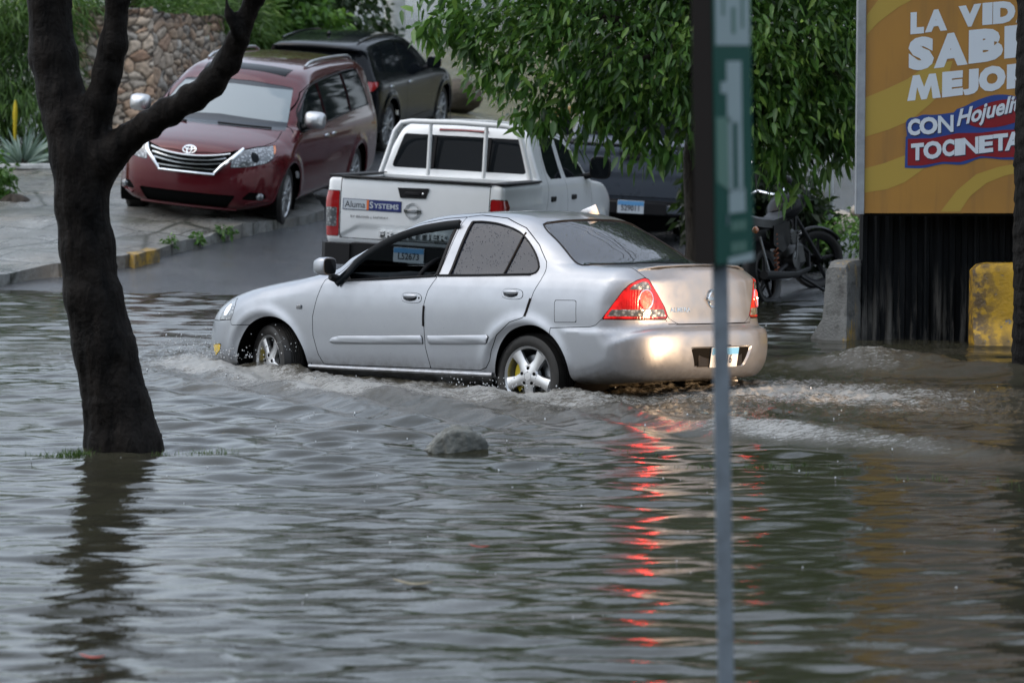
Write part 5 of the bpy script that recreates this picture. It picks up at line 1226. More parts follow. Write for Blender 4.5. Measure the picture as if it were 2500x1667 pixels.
# ---------- sign on its leaning pole ----------
def street_sign():
    t=thing('street_sign','green and white street sign on a leaning grey pole close to the camera','sign',(.615,8.5,-.3),(0,rad(-1.15),0))
    gal=weather('pole_galvanised',(.20,.24,.28),(.15,.18,.21),.45,.1,8,(.07,.08,.09),.4)
    p=MB(); p.prism([(-.022,-.012),(.022,-.012),(.022,.012),(.012,.012),(.012,-.002),(-.012,-.002),(-.012,.012),(-.022,.012)],0,2.9,'z'); p.build('pole',gal,t,False)
    zb=1.63+.3; zt=2.55+.3
    # face panel, seen nearly edge-on; local frame: s across, z up
    def panel(name,x0,w,ang,mat,th=.004,y=-.09):
        Mx=Matrix.Translation((x0,y,0))@Matrix.Rotation(ang,4,'Z')
        return MB().box((w/2,0,(zb+zt)/2),(w,th,zt-zb),Mx).build(name,mat,t,False),Mx
    gr=plain('sign_green',(.004,.060,.045),.6,Specular_IOR_Level=.1); whm=plain('sign_white',(.27,.34,.35),.6,Specular_IOR_Level=.1); pale=plain('sign_pale_green',(.10,.19,.155),.6,Specular_IOR_Level=.1)
    A=rad(63); W=.262
    f,Mx=panel('sign_face',-.016,W,A,gr)
    def blk(name,s0,s1,v0,v1,mat,par=f,o=.003,v0b=None,v1b=None):
        Z=lambda v:2.13-(v-200)/7500*8.5+.3
        a,b=s0*W,s1*W; c=[(a,-o,Z(v1)),(b,-o,Z(v1b if v1b is not None else v1)),(b,-o,Z(v0b if v0b is not None else v0)),(a,-o,Z(v0))]
        mb=MB().add([c_ for c_ in c]+[(x,y_+.002,z) for x,y_,z in c],[(0,1,2,3),(7,6,5,4),(0,4,5,1),(1,5,6,2),(2,6,7,3),(3,7,4,0)],Mx); return mb.build(name,mat,par,False)
    blk('sign_panel_white',.04,.96,-160,112,whm)
    blk('sign_smudge',.48,.56,20,84,pale,o=.0055); blk('sign_smudge',.22,.27,-60,40,pale,o=.0055); blk('sign_smudge',.74,.79,-30,70,pale,o=.0055)
    blk('sign_numeral',.32,.72,150,300,whm); blk('sign_numeral',.16,.34,200,228,whm)
    blk('sign_panel_pale',.03,.42,285,440,pale,v1b=470); blk('sign_numeral',.60,.72,296,470,whm); blk('sign_numeral',.34,.46,300,470,whm); blk('sign_numeral',.34,.78,462,520,whm)
    for v in (540,592): 
        for q in (.40,.54,.68): blk('sign_lettering',q,q+.10,v,v+24,pale)
    blk('sign_border',.30,1.0,628,645,whm,v0b=622,v1b=643)
    panel('sign_back',-.068,.096,rad(-58),plain('sign_back_brown',(.008,.007,.007),.8,Specular_IOR_Level=.1),.006,-.008)
    MB().box((0,.0,zb+.12),(.05,.05,.03)).build('bracket',gal,t,False); MB().box((0,.0,zt-.12),(.05,.05,.03)).build('bracket',gal,t,False)
street_sign()
# ---------- small motorcycle ----------
def motorcycle():
    t=thing('motorcycle','small black motorcycle on its side stand behind the grey barrier','motorcycle',(2.524,30.0,-.07),(rad(-9),rad(-5.2),rad(61)))
    bk=plain('cycle_black_paint',(.004,.004,.005),.3,0,0,Specular_IOR_Level=.10); rb=M['tyre']; st=M['steel']
    def cyc_wheel(x,y,z,steer,R=.30):
        Mx=Matrix.Translation((x,y,z))@Matrix.Rotation(steer,4,'Z')
        h=MB().lathe([(0,-.05),(.05,-.05),(.06,-.02),(.06,.02),(.05,.05),(0,.05)],18,'y',M=Mx).build('wheel',M['dark'],t)
        MB().lathe([(.225,-.03),(.25,-.045),(.28,-.045),(R,-.02),(R+.003,0),(R,.02),(.28,.045),(.25,.045),(.225,.03)],44,'y',M=Mx).build('tyre',rb,h)
        r=MB().lathe([(.205,-.025),(.228,-.032),(.228,.032),(.205,.025)],40,'y',M=Mx)
        for k in range(5): 
            a=2*pi*k/5; d=Vector((cos(a),0,sin(a))); r.tube([Mx@(d*.05),Mx@(d*.21)],[.022,.015],6)
        r.build('rim',M['black'],h); return h
    S=rad(-38); fx=1.27
    cyc_wheel(0,0,.30,0); cyc_wheel(fx,0,.30,S)
    F=Matrix.Translation((fx,0,.30))@Matrix.Rotation(S,4,'Z')
    fk=MB()
    for y in (-.085,.085): fk.tube([F@Vector((0,y,0)),F@Vector((-.17,y,.42)),F@Vector((-.26,y,.66))],[.026,.022,.018],8)
    fk.build('fork',M['black'],t)
    fd=MB(); fd.lathe([(.315,-.055),(.335,-.03),(.338,0),(.335,.03),(.315,.055)],24,'y',M=F,a0=rad(25),a1=rad(165)); fd.build('front_mudguard',bk,t)
    rf=MB(); rf.lathe([(.325,-.07),(.345,-.03),(.348,0),(.345,.03),(.325,.07)],24,'y',(0,0,.32),a0=rad(40),a1=rad(190)); rf.build('rear_mudguard',M['black'],t)
    fr=MB(); 
    fr.tube([(1.02,0,.95),(.85,0,.60),(.78,0,.32),(.45,0,.26),(.36,0,.45)],.024,8); fr.tube([(1.02,0,.93),(.65,0,.78),(.40,0,.74),(-.25,0,.78)],.022,8)
    for y in (-.10,.10): fr.tube([(.40,y,.74),(-.30,y,.77)],.014,6); fr.tube([(.38,y*.8,.36),(0,y,.30)],.022,8)
    fr.build('frame',M['black'],t)
    for y in (-.13,.13):
        s=MB(); cs=[(.03+.10*k/40+.025*cos(k*1.25),y+.025*sin(k*1.25),.34+.36*k/40) for k in range(41)]; s.tube(cs,.006,5); s.build('shock_absorber',plain('orange_spring',(.30,.07,.01),.4) if y<0 else bpy.data.materials['orange_spring'],t)
    tk=MB(); V=[];Fc=[]
    for x,w,z0,z1 in ((.50,.10,.80,.90),(.60,.15,.78,.99),(.75,.18,.77,1.05),(.90,.17,.80,1.04),(1.0,.10,.86,.99)):
        for k in range(14): a=2*pi*k/14; V.append((x,w*cos(a),(z0+z1)/2+(z1-z0)/2*sin(a)))
    for i in range(4):
        for k in range(14): a=i*14+k; b=i*14+(k+1)%14; Fc.append((a,b,b+14,a+14))
    Fc+=[tuple(range(14))[::-1],tuple(range(56,70))]; tk.add(V,Fc).build('fuel_tank',bk,t)
    se=MB(); V=[];Fc=[]
    for x,w,z in ((-.36,.07,.93),(-.30,.12,.93),(-.10,.14,.88),(.15,.14,.84),(.40,.12,.84),(.54,.09,.88)):
        V+= [(x,-w,z-.09),(x,-w,z-.01),(x,-w*.7,z+.02),(x,w*.7,z+.02),(x,w,z-.01),(x,w,z-.09)]
    for i in range(5):
        for k in range(6): a=i*6+k; b=i*6+(k+1)%6; Fc.append((a,b,b+6,a+6))
    Fc+=[tuple(range(6))[::-1],tuple(range(30,36))]; se.add(V,Fc).build('saddle',plain('wet_vinyl',(.007,.007,.008),.35,Specular_IOR_Level=.3),t)
    for y in (-.13,.13): MB().prism([(.02,.60),(.10,.78),(.48,.78),(.40,.56),(.2,.50)],y-.02,y+.02,'y').build('side_cover',bk,t)
    e=MB(); e.box((.60,0,.42),(.36,.26,.26),None,.05); e.box((.66,0,.58),(.17,.17,.20),None,.03); 
    for k in range(5): e.box((.66,0,.51+.035*k),(.20,.20,.010))
    e.lathe([(0,-.15),(.085,-.14),(.09,-.10),(.09,.10),(.085,.14),(0,.15)],20,'y',(.50,0,.38)); e.build('engine',plain('engine_alloy',(.05,.05,.05),.4,.8),t)
    ex=MB(); ex.tube([(.72,-.07,.55),(.84,-.12,.42),(.74,-.15,.26),(.40,-.17,.25),(.10,-.19,.28),(-.42,-.20,.36)],[.02,.02,.022,.03,.042,.045],10); ex.build('exhaust',M['black'],t)
    MB().tube([(.40,-.18,.40),(.44,-.22,.62),(.47,-.26,.64)],.011,6).build('kick_starter',M['chrome'],t)
    g=MB(); g.tube([(-.28,-.16,.72),(-.26,-.19,.30),(.10,-.20,.24),(.30,-.19,.25)],.011,6); g.build('leg_guard',st,t)
    H=F@Matrix.Translation((-.29,0,.70))
    hb=MB(); hb.tube([H@Vector(p) for p in ((-.16,-.36,.05),(-.08,-.30,.08),(0,-.10,.02),(0,.10,.02),(-.08,.30,.08),(-.16,.36,.05))],.013,8); hb.build('handlebar',M['chrome'],t)
    for y in (-1,1):
        MB().tube([H@Vector((-.10,y*.27,.08)),H@Vector((-.02,y*.36,.30)),H@Vector((-.04,y*.38,.33))],.008,6).build('mirror_arm',M['black'],t)
        MB().ball((0,0,0),(.015,.055,.038),12,8,H@Matrix.Translation((-.05,y*.40,.36))@Matrix.Rotation(y*.2,4,'X')).build('mirror',M['chrome'],t)
    cw=MB(); cw.ball((0,0,0),(.10,.15,.22),16,12,H@Matrix.Translation((.10,0,-.02))); cw.build('headlamp_cowl',bk,t)
    MB().ball((0,0,0),(.03,.085,.085),14,8,H@Matrix.Translation((.19,0,-.05))).build('headlamp',M['lens'],t)
    for x,y,z in ((-.38,-.17,.80),(-.38,.17,.80)): 
        i=MB().ball((x,y,z),(.05,.035,.035),12,8); i.tube([(x+.02,y,z),(x+.06,y*.5,z)],.01,6); i.build('turn_signal',M['amber'],t)
    MB().ball((-.40,0,.86),(.05,.08,.05),12,8).build('tail_lamp',M['lens_dim'],t)
    MB().tube([(.40,.10,.28),(.34,.30,.05),(.30,.36,-.02)],.012,6).build('side_stand',M['black'],t)
    MB().tube([(.45,-.10,.28),(.62,-.34,.02)],.014,6).build('foot_rest',M['black'],t)
motorcycle()
# ---------- lamp beams of the car that follows, just out of the picture ----------
def follower_beams():
    for y in (-.6,.6):
        d=bpy.data.lights.new('following_headlamp','SPOT'); d.energy=2300; d.color=(1,.64,.36); d.spot_size=rad(15); d.spot_blend=.5; d.shadow_soft_size=.30
        o=bpy.data.objects.new('following_headlamp',d); COL.objects.link(o)
        o.location=(6.4+y*.66,15.6+y*.75,.62); tgt=Vector((1.62,20.95,.72))
        o.rotation_euler=(tgt-Vector(o.location)).to_track_quat('-Z','Y').to_euler()
follower_beams()

# ---------- overhead cables (mirrored in the saloon's rear window) ----------
def cables():
    for k,(a,b,sag) in enumerate((((-6,33,8.6),(16,21.5,9.2),.9),((-6,33,8.1),(16,21.5,8.5),1.1),((-6,31.5,7.6),(16,25,8.2),.7),((1,40,9.5),(9,14,8.6),.8))):
        P=[(a[0]+(b[0]-a[0])*t,a[1]+(b[1]-a[1])*t,a[2]+(b[2]-a[2])*t-sag*4*t*(1-t)) for t in np.linspace(0,1,33)]
        o=MB().tube(P,.028,6).build('overhead_cable',M['rubber']); tag(o,'dark overhead cable mirrored in the rear window of the silver car','cable','overhead cables mirrored in the rear window')
cables()
# ---------- rain splashes, spray and drifting scraps ----------
def specks():
    g=np.random.default_rng(21); V=[];F=[]
    base=[(0,0,1),(.9,0,.1),(0,.9,.1),(-.9,0,.1),(0,-.9,.1),(0,0,-.8)]; tri=[(0,1,2),(0,2,3),(0,3,4),(0,4,1),(5,2,1),(5,3,2),(5,4,3),(5,1,4)]
    def put(x,y,z,r,s):
        n=len(V); V.extend((x+a*r,y+b*r,z+c*r*s) for a,b,c in base); F.extend(tuple(i+n for i in t) for t in tri)
    S=pose_m('sedan'); m=plain('splash_water',(.50,.53,.55),.12,0,0,Specular_IOR_Level=.8)
    for k in range(110):
        y=math.exp(g.uniform(math.log(12),math.log(29))); x=g.uniform(-.168,.168)*y; z=float(water_fields(np.array([x]),np.array([y]))[0][0]) if k<1 else 0
        put(x,y,g.uniform(.004,.03),g.uniform(.003,.0085)*(y/20),g.uniform(.8,2.2))
    o=mesh_obj('rain_splashes',V,F,m,None,True); tag(o,'tiny bright rain splashes scattered over the flood water','rain splash',kind='stuff'); V.clear(); F.clear()
    for c,sd,n in (((2.85,1.02,.36),(.26,.10,.05),150),((3.32,.80,.40),(.12,.12,.06),110),((.05,1.0,.25),(.22,.05,.04),90),((2.35,.86,.42),(.10,.05,.07),40)):
        for _ in range(n):
            p=S@Vector((c[0]+g.normal()*sd[0],c[1]+g.normal()*sd[1],c[2]+abs(g.normal())*sd[2]-.03)); put(p.x,p.y,p.z,g.uniform(.002,.007),g.uniform(.8,1.6))
    o=mesh_obj('spray',V,F,m,None,True); tag(o,'spray of droplets thrown up round the wheels of the silver car','spray',kind='stuff'); V.clear(); F.clear()
specks()

# ---------- trees and plants ----------
def leaf_mat(name,c0,c1,c2,rough=.38,tr=.25):
    m=NT(name); a=m.n('Attribute'); a.attribute_name='tone'; c=m.ramp(a.outputs['Fac'],[(0,c0),(.6,c1),(1,c2)])
    m.set(Base_Color=c,Roughness=rough,Specular_IOR_Level=.45)
    tl=m.n('BsdfTranslucent'); m.put(tl.inputs['Color'],m.mix(.5,c,(.10,.20,.02))); mx=m.n('MixShader'); mx.inputs[0].default_value=tr
    out=m.t.nodes['Material Output']; m.t.links.new(m.b.outputs[0],mx.inputs[1]); m.t.links.new(tl.outputs[0],mx.inputs[2]); m.t.links.new(mx.outputs[0],out.inputs[0]); return m.m
M['leaf_big']=leaf_mat('broad_leaf',(.016,.050,.014),(.085,.20,.036),(.25,.40,.08),.36,.36)
M['leaf_hedge']=leaf_mat('hedge_leaf',(.02,.06,.012),(.09,.21,.028),(.22,.38,.05),.42)
M['leaf_bamboo']=leaf_mat('feathery_leaf',(.02,.05,.012),(.10,.20,.035),(.28,.38,.09),.45)
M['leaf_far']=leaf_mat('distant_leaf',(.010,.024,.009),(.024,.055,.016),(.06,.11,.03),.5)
M['leaf_shade']=leaf_mat('shade_dark_leaf',(.003,.007,.003),(.008,.018,.006),(.016,.034,.010),.6)  # near black greens, shade under the tree put into the leaf colour
M['grass']=leaf_mat('grass_blade',(.02,.045,.008),(.05,.105,.018),(.11,.16,.03),.45)
M['agave']=leaf_mat('agave_leaf',(.10,.16,.12),(.20,.28,.23),(.36,.44,.40),.45,.1)
def _bark(name,c0,c1,sc,st=.9):
    m=NT(name); v=m.coord('Object',(sc,sc,sc*.28)); n=m.noise(v,2.4,7,.62,.5); w=m.noise(m.coord('Object'),22,4)
    c=m.mix(m.val(n,(.35,0),(.68,1)),c0,c1); c=m.mix(m.val(m.noise(m.coord('Object'),2.2,5),(.55,0),(.7,.55)),c,(c1[0]*1.5,c1[1]*1.6,c1[2]*1.6))
    m.set(Base_Color=c,Roughness=.6,Specular_IOR_Level=.09,Normal=m.bump(m.math('ADD',n,m.math('MULTIPLY',w,.4)),st,.03)); return m.m
M['bark_wet']=_bark('wet_bark',(.0012,.001,.001),(.013,.0105,.009),5,1.0)
M['bark']=_bark('bark',(.018,.015,.012),(.06,.05,.04),6)
def leaves(name,C,D,L,W,tone,mat,parent=None,droop=.25,fold=.25,rich=True):
    """one mesh of leaf blades: bases C, directions D, lengths L, widths W"""
    n=len(C); D=D/np.linalg.norm(D,axis=1,keepdims=True); R=RNG.normal(size=(n,3)); R[:,2]*=.35
    S=np.cross(D,R); S/=np.maximum(np.linalg.norm(S,axis=1,keepdims=True),1e-6); U=np.cross(S,D); L=L[:,None]; W=W[:,None]
    up=np.array([0,0,1.]); U=np.where((U@up)[:,None]<0,-U,U)
    def P(t,s,h): return C+D*L*t-up*L*droop*t*t+S*W*s+U*W*h
    if rich:
        pts=[P(0,0,0),P(.30,-.46,fold*.5),P(.30,0,0),P(.30,.46,fold*.5),P(.66,-.38,fold*.4),P(.66,0,0),P(.66,.38,fold*.4),P(1,0,0)]
        F=np.array([(0,2,1,1),(0,3,2,2),(1,2,5,4),(2,3,6,5),(4,5,7,7),(5,6,7,7)])
        T=np.array([(0,2,1),(0,3,2),(1,2,5),(1,5,4),(2,3,6),(2,6,5),(4,5,7),(5,6,7)])
    else:
        pts=[P(0,0,0),P(.45,-.5,fold*.4),P(.45,.5,fold*.4),P(1,0,0)]; T=np.array([(0,2,1),(1,2,3)])
    k=len(pts); V=np.stack(pts,1).reshape(-1,3); Q=(T[None]+k*np.arange(n)[:,None,None]).reshape(-1,3)
    o=mesh_obj(name,V,Q,mat,parent,rich); a=o.data.attributes.new('tone','FLOAT','POINT'); a.data.foreach_set('value',np.repeat(np.clip(tone,0,1),k).astype(np.float32)); return o
def in_blobs(n,blobs,hole=.0,freq=1.1):
    """points inside a union of ellipsoids, thinned by noise, more near the skin"""
    out=[];wts=np.array([b[3]*b[4]*b[5] for b in blobs]); 
    while sum(len(q) for q in out)<n:
        i=RNG.choice(len(blobs),n,p=wts/wts.sum()); B=np.array(blobs)[i]; d=RNG.normal(size=(n,3)); d/=np.linalg.norm(d,axis=1,keepdims=True)
        r=RNG.random(n)**.22; p=B[:,:3]+d*B[:,3:6]*r[:,None]
        k=fbm(p[:,0]*freq+p[:,1]*.7,p[:,2]*freq+p[:,1]*.4,3)>-1+hole*1.6
        out.append(p[k])
    return np.concatenate(out)[:n]
def clusters(P,per,spread,dirs,down=.5):
    """twig tips: several leaves fanning from each point"""
    C=np.repeat(P,per,0)+RNG.normal(size=(len(P)*per,3))*spread; D=np.repeat(dirs,per,0)*.55+RNG.normal(size=(len(P)*per,3))*.62; D[:,2]-=down; return C,D
def hanging_tree():
    t=thing('broadleaf_tree','broad leaved green tree hanging over the parked pickups','tree',(1.75,29.0,0))
    tb=MB(); tb.tube([(0,.3,-.3),(.05,.3,.6),(.0,.25,1.4),(.1,.2,2.2)],[.17,.14,.13,.12],12); tr=tb.build('trunk',M['bark'],t)
    ends=[(-1.6,-.3,2.9),(-.9,.5,3.6),(.2,-.5,3.9),(1.0,.2,3.3),(1.3,-.6,2.4),(-.7,-.7,2.3),(.3,.6,4.6)]
    for e in ends:
        b=MB(); a=Vector((.08,.22,2.0)); c=Vector(e); mid=(a+c)/2+Vector((0,0,.25)); b.tube([a,mid,c],[.07,.045,.015],8); b.build('branch',M['bark'],tr)
    blobs=[(-1.3,-.1,3.0,1.25,1.0,.75),(-1.35,-.2,2.35,.85,.8,.55),(-.6,-.2,2.75,1.2,1.2,1.0),(-.25,-.5,2.15,.75,.7,.60),(.35,-.3,2.9,1.3,1.2,1.2),(.5,-.5,1.95,.75,.75,.55),(1.1,-.2,2.6,1.0,1.0,1.2),(1.10,-.5,1.95,.55,.8,.55),(-.2,.1,4.3,1.9,1.4,1.1),(.3,.1,5.3,1.5,1.2,.9),(-1.5,-.2,3.9,.9,.9,.7),(1.3,-.2,4.0,.8,.9,.8)]
    P=in_blobs(5600,blobs,.36,.9); ctr=np.array([.1,0,3.0]); dirs=(P-ctr)*np.array([.5,.6,.35]); dirs/=np.linalg.norm(dirs,axis=1,keepdims=True)
    C,D=clusters(P,9,.085,dirs,.36); n=len(C); tone=np.clip(.45+.22*np.repeat(RNG.normal(size=len(P)),9)+.12*RNG.normal(size=n)+.14*np.repeat(fbm(P[:,0]*1.2,P[:,2]*1.2,3),9)+.5*(RNG.random(n)<.03),0,1)
    leaves('crown',C,D,RNG.uniform(.055,.135,n),RNG.uniform(.030,.052,n),tone,M['leaf_big'],t,.35)
    tw=MB()
    for i in range(0,len(P),24):
        q=P[i]; e=Vector(q)-Vector(dirs[i])*.45+Vector((0,0,.10)); tw.tube([e,(Vector(q)+e)/2+Vector((0,0,.03)),Vector(q)],[.009,.006,.003],4,False)
    tag(tw.build('twigs',M['bark'],t),kind='stuff')
    # hanging sprays on the underside
    sp=[(-.95,-.7,1.72),(-.6,-.7,1.66),(-.42,-.8,1.58),(-.9,-.6,2.0),(-1.55,-.6,1.95),(.05,-.7,1.62),(.35,-.8,1.55),(.62,-.9,1.40),(.75,-.85,1.30),(.9,-.8,1.48),(1.2,-.6,1.68),(1.4,-.5,1.55),(-2.3,-.4,2.68),(-2.5,-.4,2.62),(-2.1,-.4,2.45),(-1.45,-.5,1.80),(.2,-.75,1.38)]
    sprays=np.concatenate([np.array(s)+RNG.normal(size=(9,3))*np.array([.10,.10,.12]) for s in sp]); d2=np.tile([0,-.2,-1.],(len(sprays),1)); C,D=clusters(sprays,6,.05,d2,.4); n=len(C)
    leaves('hanging_spray',C,D,RNG.uniform(.11,.19,n),RNG.uniform(.045,.07,n),np.clip(.5+.25*RNG.normal(size=n),0,1),M['leaf_big'],t,.35)
hanging_tree()
def bush(name,label,cat,loc,blobs,n,L,W,mat,per=5,down=.2,hole=.3,group=None,stem=True,rich=False,spread=.06):
    t=thing(name,label,cat,loc,group=group)
    P=in_blobs(n,blobs,hole,1.0); c=np.array(blobs)[:,:3].mean(0); d=P-c; d/=np.linalg.norm(d,axis=1,keepdims=True)
    C,D=clusters(P,per,spread,d,down); k=len(C); tone=np.clip(.45+.28*np.repeat(fbm(P[:,0]*1.6+loc[0],P[:,2]*1.6,3)*1.6,per)+.16*RNG.normal(size=k),0,1)
    leaves('foliage',C,D,RNG.uniform(L*.7,L*1.25,k),RNG.uniform(W*.75,W*1.2,k),tone,mat,t,.3,.25,rich)
    if stem:
        b=MB(); b.tube([(0,0,-.2),(.05,0,.5),(0,.05,1.1)],[.09,.07,.04],8); b.build('stem',M['bark'],t)
    return t
bush('hedge','bright leafy hedge behind the maroon people carrier','hedge',(-3.4,47.5,1.5),[(-.9,0,1.3,1.1,.8,1.3),(.0,0,1.2,.9,.8,1.2),(-1.6,-.3,1.9,.7,.6,.9),(-.6,.2,2.5,1.4,.9,.8),(-1.2,-.2,.6,.8,.6,.8)],2600,.13,.075,M['leaf_hedge'],6)
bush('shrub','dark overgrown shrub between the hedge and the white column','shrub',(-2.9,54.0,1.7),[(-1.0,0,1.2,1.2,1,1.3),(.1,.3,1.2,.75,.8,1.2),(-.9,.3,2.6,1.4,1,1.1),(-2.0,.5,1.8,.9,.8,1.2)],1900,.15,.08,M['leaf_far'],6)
bush('hedge','pale green feathery hedge left of the leaning tree trunk','hedge',(-7.1,43.2,1.1),[(-.6,0,1.2,1.0,.8,1.1),(.3,.1,1.1,.75,.7,1.1),(-.3,0,2.2,1.3,.9,.8),(.1,-.3,.5,.8,.5,.6),(.7,.5,2.2,.6,.6,.6)],2600,.20,.022,M['leaf_bamboo'],7,.75)
bush('grass_clump','dry grassy scrub growing along the top of the stone wall','shrub',(-5.6,45.6,3.0),[(-.6,0,.3,.9,.5,.45),(.6,.2,.2,.9,.5,.4),(1.4,.8,.1,.7,.5,.5)],900,.22,.018,M['leaf_bamboo'],6,-.1)
bush('shrub','low green shrub at the left end of the pavement','shrub',(-6.30,36.6,.60),[(0,0,.35,.36,.35,.36),(.15,-.1,.22,.18,.25,.22),(-.35,0,.5,.35,.3,.4)],420,.085,.045,M['leaf_hedge'],5)
for x,y,s in ((-3.72,33.45,.7),(-3.45,33.75,.6),(-3.2,34.15,.85)):
    bush('weed','small green weed growing in the crack along the kerb','weed',(x,y,float(ground_z(x,y))+.08),[(0,0,.05*s,.12*s,.10*s,.07*s)],26,.06,.03,M['leaf_hedge'],4,.1,.1,'weeds along the kerb',False,False,.02)
bush('weed','patch of green weeds between the rubble and the grey barrier','weed',(3.72,33.6,.25),[(0,0,.18,.40,.3,.22),(.4,.2,.15,.3,.3,.2)],240,.08,.03,M['leaf_hedge'],5,.1,.2,None,False)
bush('shrub','near black shrub added as the shade behind the motorcycle','shrub',(2.85,34.0,.05),[(0,0,.55,.60,.4,.60),(-.45,.1,.8,.5,.4,.7),(.40,.1,.35,.35,.35,.4)],900,.14,.06,M['leaf_shade'],6,.3,.15)  # added dark backdrop, stands in for the shade under the hanging tree
# tall trees beyond the picture's upper edge, mirrored in the flood
def tall_tree(label,loc,h,blobs,n,L):
    t=thing('tall_tree',label,'tree',loc); tb=MB(); tb.tube([(0,0,-.5),(.1,0,h*.35),(-.05,.1,h*.7)],[.28,.2,.1],12); tr=tb.build('trunk',M['bark'],t)
    P=in_blobs(n,blobs,.35,.6); d=P-np.array([0,0,h*.6]); d/=np.linalg.norm(d,axis=1,keepdims=True); C,D=clusters(P,6,.16,d,.4); k=len(C)
    leaves('crown',C,D,RNG.uniform(L*.7,L*1.3,k),RNG.uniform(L*.35,L*.5,k),np.clip(.4+.3*np.repeat(fbm(P[:,0],P[:,2],3)*1.5,6)+.15*RNG.normal(size=k),0,1),M['leaf_far'],t,.3,.25,False)
tall_tree('tall dark tree standing on the bank behind the parked pickups',(1.0,63,3.2),9,[(0,0,5.5,3.2,2.5,2.6),(-2.2,0,4.2,2.2,2,1.8),(2.4,0,4.4,2.4,2,2),(.4,0,7.6,2.2,2,1.6),(-1,0,2.5,2.4,1.6,1.3),(2.2,0,2.2,2.2,1.5,1.3)],2600,.30)
tall_tree('tall dark tree at the far right behind the advertising board',(7.2,60,3.2),9,[(0,0,5.5,3.0,2.4,2.6),(-2,0,4.2,2,2,1.8),(.4,0,7.4,2.2,2,1.6),(-1,0,2.2,2.4,1.6,1.3)],1800,.30)
tall_tree('tall dark tree rising behind the bright hedge',(-3.6,60,3.0),8,[(0,0,4.6,2.0,2,1.9),(-.9,0,2.6,1.6,1.6,1.3),(1.0,0,3.0,1.8,1.6,1.5),(.3,0,6.6,1.5,1.5,1.3)],1900,.28)
tall_tree('unseen tall tree added right of the parked cars to darken their reflections',(12,42,.5),9,[(0,0,3.5,3,3.5,3.2),(1,3,4.5,3,3,3.2),(0,-3,2.8,2.4,2.6,2.6),(0,1,7,2.5,3,2)],1500,.5)  # added out of view, a dark mass for the cars' side reflections
tall_tree('unseen tall tree added beyond the driveway to darken car reflections',(13,54,1.5),9,[(0,0,3.5,3,3.5,3.2),(-2,3,4.5,3,3,3.2),(0,-3,2.8,2.4,2.6,2.6),(0,1,7,2.5,3,2)],1500,.5)  # also added out of view to darken what the car sides mirror
def added_tree_belt():  # unseen trees added behind the camera, darkening reflections in the vehicles
    blobs=[(x,RNG.uniform(-2,2),RNG.uniform(4,6),RNG.uniform(4,6),2.5,RNG.uniform(5.0,7.5)) for x in np.arange(-34,35,5.5)]
    P=in_blobs(3000,blobs,.2,.25); d=P-np.array([0,0,5.]); d/=np.linalg.norm(d,axis=1,keepdims=True); C,D=clusters(P,6,.45,d*.2,.3); k=len(C)
    o=leaves('added_tree_belt',C,D,RNG.uniform(.7,1.3,k),RNG.uniform(.4,.7,k),np.clip(.35+.2*RNG.normal(size=k),0,1),M['leaf_far'],None,.3,.25,False); o.location=(0,-16,.2)
    tag(o,'unseen belt of trees added behind the camera to darken reflections','trees',kind='stuff')
added_tree_belt()
